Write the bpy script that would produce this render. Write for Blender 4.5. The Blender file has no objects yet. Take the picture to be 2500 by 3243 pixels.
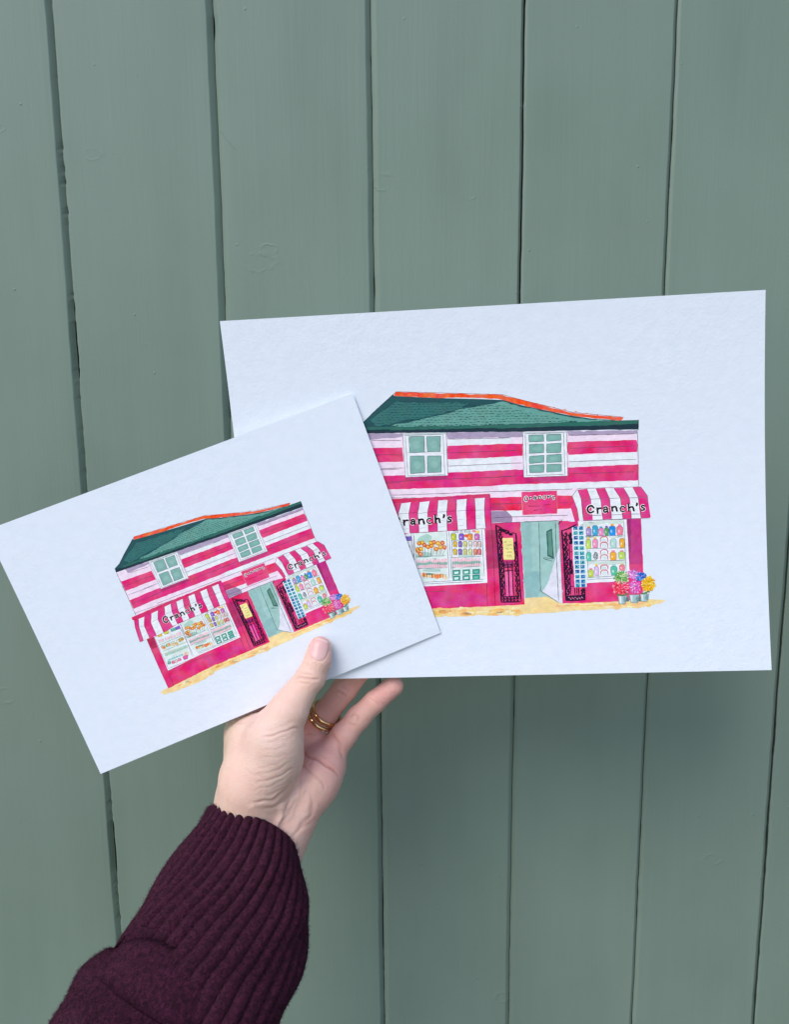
import bpy, bmesh, math, random
import numpy as np
from mathutils import Vector, Matrix
from math import radians, sin, cos, pi
sc = bpy.context.scene
COL = sc.collection
rng = random.Random(7)
nrg = np.random.default_rng(5)

# ------------------------------------------------------------------ camera
PITCH, YAW, ROLL = radians(9.280), radians(2.215), radians(0.567)
WALL_Y = 0.5488
GROOVE0, BOARD = -0.19573, 0.1020
FPX, CX, CY = 2450.0, 1250.0, 1621.5

def _rx(a): return np.array([[1,0,0],[0,cos(a),-sin(a)],[0,sin(a),cos(a)]])
def _ry(a): return np.array([[cos(a),0,sin(a)],[0,1,0],[-sin(a),0,cos(a)]])
def _rz(a): return np.array([[cos(a),-sin(a),0],[sin(a),cos(a),0],[0,0,1]])
# eye frame (x right, y down, z forward) -> world (X right, Y into the wall, Z up)
EYE = np.array([[1,0,0],[0,0,1],[0,-1,0]]) @ (_ry(YAW) @ _rx(-PITCH) @ _rz(ROLL))

cam_data = bpy.data.cameras.new('camera')
cam = bpy.data.objects.new('camera', cam_data)
COL.objects.link(cam)
cam_data.sensor_fit = 'VERTICAL'
cam_data.sensor_height = 24.0
cam_data.lens = 24.0 * FPX / 3243.0
cam_data.clip_start = 0.01
cam_data.clip_end = 50
m = Matrix.Identity(4)
for c, v in enumerate(((1,0,0), (0,-1,0), (0,0,-1))):
    w = EYE @ np.array(v, float)
    for r in range(3):
        m[r][c] = w[r]
cam.matrix_world = m
sc.camera = cam

# ------------------------------------------------------------------ sky and sun
SUN_EL, SUN_ROT = radians(46), radians(216)
world = bpy.data.worlds.new('World')
sc.world = world
world.use_nodes = True
nt = world.node_tree
nt.nodes.clear()
sky = nt.nodes.new('ShaderNodeTexSky')
sky.sky_type = 'NISHITA'
sky.sun_disc = False
sky.sun_elevation = SUN_EL
sky.sun_rotation = SUN_ROT
sky.air_density = 1.0
sky.dust_density = 0.6
sky.ozone_density = 1.0
bg = nt.nodes.new('ShaderNodeBackground')
bg.inputs['Strength'].default_value = 0.13
wo = nt.nodes.new('ShaderNodeOutputWorld')
nt.links.new(sky.outputs[0], bg.inputs[0])
nt.links.new(bg.outputs[0], wo.inputs[0])
sd = bpy.data.lights.new('sun', 'SUN')
sd.energy = 1.2
sd.angle = radians(34)
sd.color = (1.0, 0.97, 0.94)
sun = bpy.data.objects.new('sun', sd)
COL.objects.link(sun)
dirv = Vector((sin(SUN_ROT)*cos(SUN_EL), cos(SUN_ROT)*cos(SUN_EL), sin(SUN_EL)))
sun.rotation_euler = dirv.to_track_quat('Z', 'Y').to_euler()
sun.location = dirv * 3
sc.view_settings.view_transform = 'Standard'
sc.view_settings.look = 'None'
sc.view_settings.exposure = 0.71
sc.view_settings.gamma = 1.0
sc.view_settings.use_curve_mapping = False

# ------------------------------------------------------------------ helpers
def lin(c):
    return tuple((x/255/12.92) if x/255 <= .04045 else ((x/255+.055)/1.055)**2.4 for x in c)
PAPER_SEEN = lin((203, 215, 238))
SHEET_WHITE = (.775, .815, .875)
def pig(c):
    """pigment albedo from its colour relative to the white of the sheet"""
    l = lin(c)
    return tuple(min(.95, max(.004, l[i]/PAPER_SEEN[i]*SHEET_WHITE[i])) for i in range(3))

def eye(px, py, d):
    """a point of the hand, sleeve or sheets at distance d (metres) ahead of the eye, in the eye frame"""
    return np.array([(px-CX)/FPX*d, (py-CY)/FPX*d, d])
def wld(p):
    return EYE @ np.asarray(p, float)

def tag(o, label=None, cat=None, group=None, kind=None):
    if label: o['label'] = label
    if cat: o['category'] = cat
    if group: o['group'] = group
    if kind: o['kind'] = kind
    return o
def empty(name, loc):
    o = bpy.data.objects.new(name, None)
    o.empty_display_size = .02
    COL.objects.link(o)
    o.location = loc
    return o
def mesh_obj(name, verts, faces, mat, parent=None, smooth=True, loc=None):
    me = bpy.data.meshes.new(name)
    off = Vector(parent_loc(parent)) if parent else (Vector(loc) if loc else Vector((0,0,0)))
    v = np.asarray(verts, float) - np.array(off)
    me.from_pydata(v.tolist(), [], [list(map(int, f)) for f in faces])
    me.update()
    if smooth:
        me.polygons.foreach_set('use_smooth', [True]*len(me.polygons))
    o = bpy.data.objects.new(name, me)
    COL.objects.link(o)
    if parent:
        o.parent = parent
    elif loc:
        o.location = loc
    if mat: me.materials.append(mat)
    return o
def parent_loc(p):
    v = Vector((0,0,0))
    while p:
        v += Vector(p.location); p = p.parent
    return v
class N:
    """small node-tree writer"""
    def __init__(s, name):
        s.m = bpy.data.materials.new(name); s.m.use_nodes = True
        s.t = s.m.node_tree; s.t.nodes.clear()
        s.out = s.new('ShaderNodeOutputMaterial'); s.b = s.new('ShaderNodeBsdfPrincipled')
        s.l(s.b.outputs[0], s.out.inputs[0])
    def new(s, k): return s.t.nodes.new(k)
    def l(s, a, b): s.t.links.new(a, b)
    def put(s, sock, v):
        if hasattr(v, 'is_output') or isinstance(v, bpy.types.NodeSocket): s.l(v, sock)
        elif isinstance(v, (tuple, list)) and len(v) == 3 and sock.type == 'RGBA': sock.default_value = (*v, 1)
        else: sock.default_value = v
    def math(s, op, a, b=0.0, c=None, clamp=False):
        n = s.new('ShaderNodeMath'); n.operation = op; n.use_clamp = clamp
        s.put(n.inputs[0], a); s.put(n.inputs[1], b)
        if c is not None: s.put(n.inputs[2], c)
        return n.outputs[0]
    def noise(s, vec, scale, detail=3, rough=.55, dist=0.0):
        n = s.new('ShaderNodeTexNoise'); s.put(n.inputs['Vector'], vec)
        n.inputs['Scale'].default_value = scale; n.inputs['Detail'].default_value = detail
        n.inputs['Roughness'].default_value = rough; n.inputs['Distortion'].default_value = dist
        return n.outputs['Fac']
    def mapping(s, vec, scale=(1,1,1), loc=(0,0,0), rot=(0,0,0)):
        n = s.new('ShaderNodeMapping'); s.put(n.inputs['Vector'], vec)
        n.inputs['Scale'].default_value = scale; n.inputs['Location'].default_value = loc
        n.inputs['Rotation'].default_value = rot
        return n.outputs[0]
    def ramp(s, fac, a, b, lo=0.0, hi=1.0):
        n = s.new('ShaderNodeMapRange'); s.put(n.inputs[0], fac)
        n.inputs[1].default_value = a; n.inputs[2].default_value = b
        n.inputs[3].default_value = lo; n.inputs[4].default_value = hi
        n.clamp = True
        return n.outputs[0]
    def mix(s, f, a, b, mode='MIX'):
        n = s.new('ShaderNodeMix'); n.data_type = 'RGBA'; n.blend_type = mode
        s.put(n.inputs[0], f); s.put(n.inputs[6], a); s.put(n.inputs[7], b)
        return n.outputs[2]
    def bump(s, h, strength, dist, normal=None):
        n = s.new('ShaderNodeBump'); s.put(n.inputs['Height'], h)
        n.inputs['Strength'].default_value = strength; n.inputs['Distance'].default_value = dist
        if normal: s.l(normal, n.inputs['Normal'])
        return n.outputs[0]
    def attr(s, name):
        n = s.new('ShaderNodeAttribute'); n.attribute_name = name
        return n
    def geo(s): return s.new('ShaderNodeNewGeometry').outputs['Position']
    def objc(s): return s.new('ShaderNodeTexCoord').outputs['Object']

# ------------------------------------------------------------------ materials
KNOTS = [(-.198,.172,.006),(.083,.142,.004),(.020,.152,.009),(-.078,.0945,.0105),(-.071,.103,.006),(-.302,-.25,.009),(-.24,-.195,.003),
         (.157,.040,.007),(-.032,-.345,.007),(.12,-.55,.008),(-.33,-.12,.006),(.36,.26,.004),(.305,-.42,.008),(-.265,.19,.004),(-.155,-.165,.006)]
def wall_material():
    n = N('sage_painted_timber')
    p = n.geo()
    streak = n.noise(n.mapping(p, (1, 1, .035)), 420, 3, .6)
    broad = n.noise(n.mapping(p, (1, 1, .12)), 30, 3, .55)
    mot = n.noise(p, 9, 3, .5)
    fine = n.noise(p, 1500, 2, .6)
    a = lin((121, 138, 124)); b = lin((126, 142, 129)); c = lin((115, 132, 118))
    col = n.mix(n.ramp(broad, .3, .7), c, a)
    col = n.mix(n.ramp(mot, .35, .7, 0, .6), col, b)
    col = n.mix(n.ramp(streak, .58, .8, 0, .16), col, lin((126,143,130)))
    for (sx, sz, ang, ln, wd, bend) in ((-.055,-.262,78,.016,.00035,260),(-.04,-.306,-62,.010,.0003,0),(.012,-.338,-60,.013,.0003,0),(.06,-.086,-75,.008,.0004,0),(.068,-.088,-72,.007,.0004,0),(-.086,.16,-50,.010,.0006,0)):
        sb = n.new('ShaderNodeVectorMath'); sb.operation = 'SUBTRACT'
        n.l(p, sb.inputs[0]); sb.inputs[1].default_value = (sx, WALL_Y, sz)
        rt = n.mapping(sb.outputs[0], rot=(0, radians(ang), 0))
        sp = n.new('ShaderNodeSeparateXYZ'); n.l(rt, sp.inputs[0])
        off = n.math('MULTIPLY', n.math('MULTIPLY', sp.outputs[0], sp.outputs[0]), float(bend)*.05)
        off = n.math('ADD', off, n.math('MULTIPLY', n.math('SUBTRACT', n.noise(p, 160, 2, .5), .5), .004))
        dd = n.ramp(n.math('ABSOLUTE', n.math('SUBTRACT', sp.outputs[2], off)), 0, wd, 1, 0)
        al = n.ramp(n.math('ABSOLUTE', sp.outputs[0]), ln*.5, ln, 1, 0)
        col = n.mix(n.math('MULTIPLY', n.math('MULTIPLY', dd, al), .3), col, lin((150,166,150)) if sz < -.2 else lin((80,98,88)))
    # colour turns darker down in the joints, by a value stored on the mesh
    g = n.attr('joint_dark')
    col = n.mix(g.outputs['Fac'], col, lin((33, 42, 37)))
    n.put(n.b.inputs['Base Color'], col)
    n.b.inputs['Roughness'].default_value = .52
    n.b.inputs['Specular IOR Level'].default_value = .35
    h = n.math('MULTIPLY', streak, .35)
    h = n.math('MULTIPLY_ADD', broad, .6, h)
    h = n.math('MULTIPLY_ADD', fine, .1, h)
    warp = n.noise(p, 210, 4, .62)
    brk = n.ramp(n.noise(n.mapping(p, (1, 1, 1.6)), 95, 2, .5), .42, .62)
    for (kx, kz, kr) in KNOTS:
        kx *= .887; kz *= .887
        sub = n.new('ShaderNodeVectorMath'); sub.operation = 'SUBTRACT'
        n.l(p, sub.inputs[0]); sub.inputs[1].default_value = (kx, WALL_Y, kz)
        ln = n.new('ShaderNodeVectorMath'); ln.operation = 'LENGTH'
        n.l(n.mapping(sub.outputs[0], (1, 0, 1.7)), ln.inputs[0])
        d = n.math('MULTIPLY_ADD', warp, kr*1.1, ln.outputs['Value'])
        d = n.math('SUBTRACT', d, kr*.55)
        ring = n.ramp(n.math('ABSOLUTE', n.math('SUBTRACT', d, kr)), 0, kr*.3, .55, 0)
        ring = n.math('MULTIPLY', ring, brk)
        h = n.math('ADD', h, ring)
    vn = n.new('ShaderNodeTexVoronoi'); n.l(p, vn.inputs['Vector']); vn.inputs['Scale'].default_value = 85
    nib = n.math('MULTIPLY', n.ramp(vn.outputs['Distance'], .035, .09, 1.0, 0), n.ramp(n.noise(p, 40, 1, .5), .58, .62))
    h = n.math('ADD', h, nib)
    n.l(n.bump(h, .36, .0011), n.b.inputs['Normal'])
    return n.m
def paper_material():
    n = N('textured_white_art_paper')
    p = n.geo()
    tooth = n.noise(p, 620, 3, .6, .3)
    pulp = n.noise(p, 190, 3, .5)
    col = n.mix(n.ramp(pulp, .3, .7), (.755,.80,.865), (.79,.828,.885))
    n.put(n.b.inputs['Base Color'], col)
    n.b.inputs['Roughness'].default_value = .75
    n.b.inputs['Specular IOR Level'].default_value = .25
    h = n.math('MULTIPLY_ADD', pulp, 1.0, tooth)
    n.l(n.bump(n.math('MULTIPLY', h, n.ramp(n.noise(p, 14, 2, .5), .3, .7, .4, 1.1)), .28, .0007), n.b.inputs['Normal'])
    return n.m
def paint_material():
    n = N('watercolour_and_ink')
    a = n.attr('pigment').outputs['Color']
    uv = n.attr('sheet').outputs['Vector']
    p = n.geo()
    wash = n.noise(uv, .16, 3, .6, .6)       # sheet coordinates are millimetres
    gran = n.noise(uv, 2.4, 3, .7)
    hsv = n.new('ShaderNodeHueSaturation')
    n.l(n.ramp(wash, .3, .7, .484, .512), hsv.inputs['Hue'])
    n.l(n.ramp(n.noise(uv, .09, 2, .5), .3, .7, .94, 1.05), hsv.inputs['Saturation'])
    n.l(n.ramp(n.noise(uv, .22, 4, .65), .28, .72, .86, 1.1), hsv.inputs['Value'])
    n.l(a, hsv.inputs['Color'])
    col = n.mix(n.ramp(gran, .5, .8, 0, .10), hsv.outputs[0], (.775,.815,.875))
    n.put(n.b.inputs['Base Color'], n.mix(n.attr('ink').outputs['Fac'], col, a))
    n.b.inputs['Roughness'].default_value = .7
    n.b.inputs['Specular IOR Level'].default_value = .2
    h = n.noise(p, 620, 3, .6, .3)
    n.l(n.bump(h, .26, .0007), n.b.inputs['Normal'])
    return n.m
def skin_material():
    n = N('pale_skin')
    a = n.attr('skin').outputs['Color']
    p = n.geo()
    mott = n.noise(p, 120, 4, .6, .4)
    col = n.mix(n.ramp(mott, .42, .72, 0, .28), a, n.mix(1.0, a, (.93,.74,.72), 'MULTIPLY'))
    n.put(n.b.inputs['Base Color'], col)
    n.l(n.ramp(n.attr('nail').outputs['Fac'], 0, 1, .52, .3), n.b.inputs['Roughness'])
    n.b.inputs['Specular IOR Level'].default_value = .4
    n.b.inputs['Subsurface Weight'].default_value = .35
    n.b.inputs['Subsurface Radius'].default_value = (1.0, .35, .18)
    n.b.inputs['Subsurface Scale'].default_value = .0032
    v = n.new('ShaderNodeTexVoronoi'); v.feature = 'DISTANCE_TO_EDGE'
    n.l(n.mapping(p, (1, 1, 1.4)), v.inputs['Vector']); v.inputs['Scale'].default_value = 900
    wr = n.noise(n.mapping(p, (1, 1, 1), rot=(0, radians(-25), 0)), 300, 4, .65, 1.0)
    h = n.math('MULTIPLY_ADD', v.outputs[0], .6, n.math('MULTIPLY', wr, .8))
    amt = n.ramp(n.attr('nail').outputs['Fac'], 0, 1, 1, .05)
    n.l(n.bump(n.math('MULTIPLY', h, amt), .6, .0006), n.b.inputs['Normal'])
    return n.m
def wool_material(name, rib):
    n = N(name)
    p = n.geo()
    f1 = n.noise(p, 900, 4, .75, 1.2)
    f2 = n.noise(p, 430, 3, .6, .8)
    c0, c1 = (.044, .0062, .021), (.172, .027, .074)
    col = n.mix(n.ramp(f1, .3, .75), c0, c1)
    col = n.mix(n.ramp(f2, .4, .62, .75, 0), col, (.020, .0030, .0095))
    n.put(n.b.inputs['Base Color'], col)
    n.b.inputs['Roughness'].default_value = .95
    n.b.inputs['Specular IOR Level'].default_value = .1
    n.b.inputs['Sheen Weight'].default_value = .09
    n.b.inputs['Sheen Roughness'].default_value = .55
    n.b.inputs['Sheen Tint'].default_value = (.85, .42, .58, 1)
    h = n.math('MULTIPLY_ADD', f1, 1.0, n.math('MULTIPLY', f2, 1.2))
    n.l(n.bump(h, 1.0, .0026), n.b.inputs['Normal'])
    return n.m
def plain(name, col, rough=.5, metal=0.0, **k):
    n = N(name)
    p = n.objc()
    f = n.noise(p, 1200, 2, .5)
    n.put(n.b.inputs['Base Color'], n.mix(n.ramp(f, .3, .7), tuple(x*.92 for x in col), col))
    n.b.inputs['Roughness'].default_value = rough
    n.b.inputs['Metallic'].default_value = metal
    for a, v in k.items(): n.b.inputs[a.replace('_', ' ')].default_value = v
    return n.m

M_WALL = wall_material()
M_PAPER = paper_material()
M_PAINT = paint_material()
M_SKIN = skin_material()
M_RIB = wool_material('ribbed_plum_wool', True)
M_KNIT = wool_material('plum_wool', False)
M_GOLD = plain('polished_gold', (.80, .50, .23), .14, 1.0)
M_STONE = plain('clear_cut_stone', (.95, .95, .97), .03, 0.0, Transmission_Weight=.6, IOR=2.0)
M_SILVER = plain('silver_claws', (.8, .8, .82), .2, 1.0)
M_LINT = plain('pale_lint', (.55, .5, .5), .8)

# ------------------------------------------------------------------ the painted board wall
def build_wall():
    V, Fc, G = [], [], []
    z0, z1 = -1.3, 1.0
    zs = np.arange(z0, z1+.001, .0024)
    nz = len(zs)
    def wob(seed, s):
        r = np.random.default_rng(seed)
        return sum(np.sin(zs*f*6.28+r.uniform(0, 6.28))*a for f, a in ((1.3, .5), (3.1, .3), (7.7, .2), (19, .12), (43, .1)))*s
    def ragged(seed, lo, hi, thr):
        r = np.random.default_rng(seed)
        a = np.convolve(r.normal(size=nz), np.ones(5)/5, 'same')*2.0
        b = np.convolve(r.normal(size=nz), np.ones(25)/25, 'same')*4.0
        x = a*.45+b*.9
        return np.clip((x-thr), 0, 1)*(hi-lo)+lo
    joints = []
    first, last = -9, 12
    for k in range(first, last+1):
        x = GROOVE0+k*BOARD
        thr, hi = {0:(.25,.0010), 1:(.9,.0005), 2:(.15,.0004), 3:(-2.2,.0005), 4:(1.0,.0003), 5:(.7,.0004)}.get(k, (.3,.0006))
        gap = ragged(100+k, .00008, hi, thr)
        if k == 3: gap = np.where(zs > .02, gap, (.00006+.0003*np.clip((zs+.05)/.06, 0, 1)))
        joints.append((x+wob(k*3+50, .0006)+(.0008 if k == 2 else 0), gap))
    lean = {3: .6}
    for j in range(len(joints)-1):
        (xa, ga), (xb, gb) = joints[j], joints[j+1]
        k = first+j
        wl = {0:.0008,1:.0031,2:.0028,3:.0011,4:.0017,5:.0010}.get(k, .0020)     # bevel of this board's left edge
        wr = {0:.0037,1:.0040,2:.0033,3:.0019,4:.0024,5:.0031}.get(k+1, .0030)
        low = 1/(1+np.exp((zs+.02)*60))           # the joint opens into a soft double bevel lower down
        if k == 3: wl = .0011+.0014*low
        if k+1 == 3: wr = .0019+.0010*low
        if k == 4: wl = .0015+.0006*low
        dl, dr = {0:.003,1:.0026,2:.0024}.get(k, np.minimum(.0026, wl*.95)), {0:.0036,1:.0036,2:.0030,5:.0026}.get(k+1, np.minimum(.0026, wr*.95))
        bow = np.random.default_rng(k+500).uniform(-.0006, .0006)
        prof = []
        jag = ragged(300+k, 0, .0006, .5)
        prof.append((xa+ga+jag, .0075, 1.0))
        prof.append((xa+ga+jag*.5, dl, .7))
        prof.append((xa+ga+jag*.5+.0002, dl*.9 if k != 0 else .0012, 0))
        prof.append((xa+ga+wl, .0003, 0))
        prof.append((xa+ga+wl+.0003, .00006, 0))
        prof.append((xa+ga+wl+.0009, 0, 0))
        for t in (.08, .25, .5, .75, .92):
            prof.append((xa*(1-t)+xb*t, -bow*4*t*(1-t), 0))
        prof.append((xb-wr-.0006, .00005, 0))
        prof.append((xb-wr-.0001, .0003, 0))
        prof.append((xb-gb-.0003, dr, .04))
        prof.append((xb-gb*.7, dr+.0003, .7))
        prof.append((xb-gb*.7, .0075, 1.0))
        base = len(V); npf = len(prof)
        for i in range(nz):
            for (x, d, g) in prof:
                xx = x[i] if hasattr(x, '__len__') else x
                d = d[i] if hasattr(d, '__len__') else d
                V.append((xx, WALL_Y+d, zs[i])); G.append(g)
        for i in range(nz-1):
            for q in range(npf-1):
                a = base+i*npf+q
                Fc.append((a, a+1, a+1+npf, a+npf))
    b = len(V)
    xa, xb = float(joints[0][0][0])-.01, float(joints[-1][0][0])+.01
    for (x, y, z) in ((xa, WALL_Y+.0072, z0), (xb, WALL_Y+.0072, z0), (xb, WALL_Y+.0072, z1), (xa, WALL_Y+.0072, z1)):
        V.append((x, y, z)); G.append(1.0)
    Fc.append((b, b+1, b+2, b+3))
    o = mesh_obj('boarded_wall', V, Fc, M_WALL, smooth=False)
    at = o.data.attributes.new('joint_dark', 'FLOAT', 'POINT')
    at.data.foreach_set('value', G)
    tag(o, 'sage green painted wall of upright tongue and groove boards behind the prints', 'wall')
build_wall()

# ------------------------------------------------------------------ the two sheets
NV = 24
class Sheet:
    """flat quadrilateral sheet with a gentle roll (bend along its height)"""
    def __init__(s, px, depths, free, bend, dfix=None):
        c = [eye(p[0], p[1], d) if d else None for p, d in zip(px, depths)]
        a, b, d_ = [c[i] for i in range(4) if i != free]
        nn = np.cross(b-a, d_-a)
        r = eye(px[free][0], px[free][1], 1.0)
        c[free] = r*(nn@a)/(nn@r)
        s.Q = [wld(q) for q in c]
        n = np.cross(s.Q[1]-s.Q[0], s.Q[3]-s.Q[0]); n /= np.linalg.norm(n)
        if n[1] < 0: n = -n            # n points to the wall
        s.n = n; s.bend = bend
        s.W = np.linalg.norm(s.Q[1]-s.Q[0]); s.H = np.linalg.norm(s.Q[3]-s.Q[0])
    def at(s, u, v, off=0.0):          # off: millimetres towards the viewer
        Q = s.Q
        # the roll is made of NV straight strips, so that paper and paint stay parallel
        f = min(max(v, 0.0), 1.0)*NV; i = min(int(f), NV-1); f -= i
        roll = (1-(2*i/NV-1)**2)*(1-f)+(1-(2*(i+1)/NV-1)**2)*f
        return ((1-u)*(1-v))*Q[0]+(u*(1-v))*Q[1]+(u*v)*Q[2]+((1-u)*v)*Q[3]+s.n*(s.bend*roll-off*.001)
    def inv(s, x, y):
        u = v = .5
        def pr(u, v):
            p = EYE.T@s.at(u, v)
            return np.array([CX+FPX*p[0]/p[2], CY+FPX*p[1]/p[2]])-(x, y)
        for _ in range(6):
            f = pr(u, v)
            J = np.array([(pr(u+1e-4, v)-f)/1e-4, (pr(u, v+1e-4)-f)/1e-4]).T
            e = np.linalg.solve(J, -f); u += e[0]; v += e[1]
        return u, v
SMALL = Sheet([(-47,1680),(1117,1246),(1396,2004),(318,2451)], [0, .41557, .42990, .43287], 0, .0006)
LARGE = Sheet([(696,1017),(2427,918),(2446,2122),(822,2154.5)], [.41232, .40223, .42643, 0], 3, .0040)
S2L = np.array([[1.04079, -.00284], [-.02414, 1.05531], [-.03474, -.01399]])
L2S = np.linalg.inv(np.c_[S2L, [0, 0, 1]])
NV = 24

# ---- the shop picture: every shape is drawn once on the big sheet in sheet coordinates
ZO = {1:(1120,1200,.2969), 2:(1580,1200,.3266), 3:(1230,1560,.2494), 4:(1560,1520,.1923), 5:(1760,1520,.2138)}
def T(z, *pts):
    """traced points -> (u, v) on the large sheet"""
    o = []
    for (x, y) in pts:
        if z == 6:
            u, v = SMALL.inv(340+x*.3021, 1560+y*.3021)
            w = np.array([u, v, 1.0])@S2L; o.append((w[0], w[1]))
        else:
            a, b, k = ZO[z]; o.append(LARGE.inv(a+x*k, b+y*k))
    return o
SHAPES = []      # (layer, polygon, rgb, ink)
def poly(layer, pts, col, ink=0.0, rough=.0):
    if rough:
        pts = wobble(pts, rough)
    SHAPES.append((layer, pts, pig(col), ink))
def wobble(pts, amp):
    out = []
    n = len(pts)
    for i in range(n):
        a, b = np.array(pts[i]), np.array(pts[(i+1) % n])
        L = np.hypot(*((b-a)*(.2885, .205)))
        k = max(1, int(L/.0022))
        for j in range(k):
            t = j/k
            p = a+(b-a)*t
            if j: p = p+np.array([rng.gauss(0, amp)/288, rng.gauss(0, amp)/205])
            out.append(tuple(p))
    return out
def line(layer, pts, w, col=(40, 30, 50), jit=.25, taper=True, ink=1.0):
    """a pen stroke w millimetres wide"""
    w = w*1.3+.03
    P = np.array(pts, float)*(288.5, 205.0)
    # resample
    Q = [P[0]]
    for a, b in zip(P[:-1], P[1:]):
        L = np.hypot(*(b-a)); k = max(1, int(L/1.6))
        for j in range(1, k+1):
            Q.append(a+(b-a)*j/k+(np.array([rng.gauss(0, .03), rng.gauss(0, .03)]) if j < k else 0))
    Q = np.array(Q); n = len(Q)
    if n < 2: return
    T_ = np.gradient(Q, axis=0); T_ /= (np.hypot(T_[:,0], T_[:,1])[:,None]+1e-9)
    Nn = np.c_[-T_[:,1], T_[:,0]]
    ww = np.array([w/2*(1+rng.uniform(-jit, jit)) for _ in range(n)])
    if taper: ww[0] *= .55; ww[-1] *= .5
    A = (Q+Nn*ww[:,None])/(288.5, 205.0); B = (Q-Nn*ww[:,None])/(288.5, 205.0)
    for i in range(n-1):
        SHAPES.append((layer, [tuple(A[i]), tuple(A[i+1]), tuple(B[i+1]), tuple(B[i])], pig(col), ink))
def blob(layer, c, rx, ry, col, n=7, ang=0.0, jit=.22, ink=0.0):
    """paint dab, centre in uv, radii in mm"""
    pts = []
    a0 = rng.uniform(0, 6.28)
    for i in range(n):
        a = a0+i/n*2*pi; r = 1+rng.uniform(-jit, jit)
        x, y = rx*r*cos(a), ry*r*sin(a)
        pts.append((c[0]+(x*cos(ang)-y*sin(ang))/288.5, c[1]+(x*sin(ang)+y*cos(ang))/205.0))
    SHAPES.append((layer, pts, pig(col), ink))
def inside(p, pg):
    x, y = p; c = False
    for i in range(len(pg)):
        x1, y1 = pg[i]; x2, y2 = pg[i-1]
        if (y1 > y) != (y2 > y) and x < (x2-x1)*(y-y1)/(y2-y1)+x1: c = not c
    return c

PINK, MAG, RED = (208, 48, 112), (198, 48, 128), (214, 44, 98)
WHT, LIL = (214, 222, 240), (228, 208, 236)
TEAL, INK = (142, 184, 186), (34, 24, 44)

# roof
roof = T(6,(75,797))+T(1,(106,462),(246,328),(420,166),(440,183),(860,203),(1350,215),(1600,225))+T(2,(200,250),(480,310),(680,352),(900,385),(1190,402),(1362,398),(1355,490),(1000,492),(500,505),(0,515))+T(1,(1500,562),(1000,570),(500,575),(150,580))+T(6,(90,838))
poly(1, roof, (24, 74, 84))
poly(2, T(1,(180,440),(330,330),(450,240),(700,260),(1000,250),(1250,260),(1100,330),(820,395),(560,440),(380,490),(240,505)), (46, 104, 108), rough=.3)
hl = T(1,(400,505),(560,468),(700,435),(820,405),(1000,370),(1200,310),(1400,278),(1600,240))+T(2,(200,268),(480,322),(700,372),(900,395),(1180,405),(900,415),(500,425),(0,450))+T(1,(1500,492),(1000,502))
poly(3, hl, (92, 150, 148), rough=.25)
poly(4, T(1,(130,512),(600,512),(1000,505),(1500,490),(1684,478))+T(2,(500,428),(900,412),(1200,403),(1360,400),(1358,440),(1000,452),(500,465),(0,480))+T(1,(1500,520),(1000,535),(500,545),(145,545)), (38, 98, 92), rough=.12)
poly(5, T(1,(140,545),(500,548),(1000,535),(1500,522))+T(2,(0,482),(500,462),(1000,452),(1355,436),(1355,490),(1000,493),(500,505),(0,516))+T(1,(1500,563),(1000,571),(500,576),(152,582)), (14, 42, 58), rough=.12)
poly(5, T(6,(75,797),(90,838),(330,742),(330,725),(160,790)), (14, 44, 58))
poly(6, T(1,(450,138),(700,149),(1000,154),(1300,164),(1590,172))+T(2,(120,180),(350,233),(550,289),(720,328),(950,355),(1215,375),(1190,402),(900,378),(700,355),(480,308),(200,248),(60,208))+T(1,(1550,213),(1100,196),(860,204),(430,181)), (236, 82, 34), rough=.12)
for i in range(26):
    t = i/26
    c = T(1,(470+t*1080, 162+t*32))[0] if i < 16 else T(2,(120+(i-16)*105, 200+(i-16)*19))[0]
    blob(7, c, rng.uniform(.3,1.0), .22, (242, 120, 46) if i % 2 else (228, 66, 28), 7, .05, .1)
for row in range(11):
    for i in range(62):
        x = 1165+i*13.2+(6 if row % 2 else 0)+rng.uniform(-2.5, 2.5)
        y = 1262+row*8.4-(x-1400)*.012+rng.uniform(-1.3, 1.3)
        p = LARGE.inv(x, y)
        q = LARGE.inv(x+rng.uniform(7, 11), y+rng.uniform(-.8, .8))
        if inside((p[0]-.006, p[1]-.01), roof) and inside((q[0]+.003, q[1]-.012), roof) and y < 1350-(x-1400)*.03:
            line(8, [p, q], rng.uniform(.28, .5), (18, 66, 74) if rng.random() < .7 else (12, 46, 58), ink=.4)
line(9, T(1,(105,462),(250,322),(405,182),(455,137)), .22, (30,50,60))
line(9, T(2,(1358,395),(1355,500)), .35, (14,30,40))
line(9, T(1,(455,136),(1000,150),(1600,168))+T(2,(120,176),(720,324),(1215,371)), .14, (150,60,40))

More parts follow.
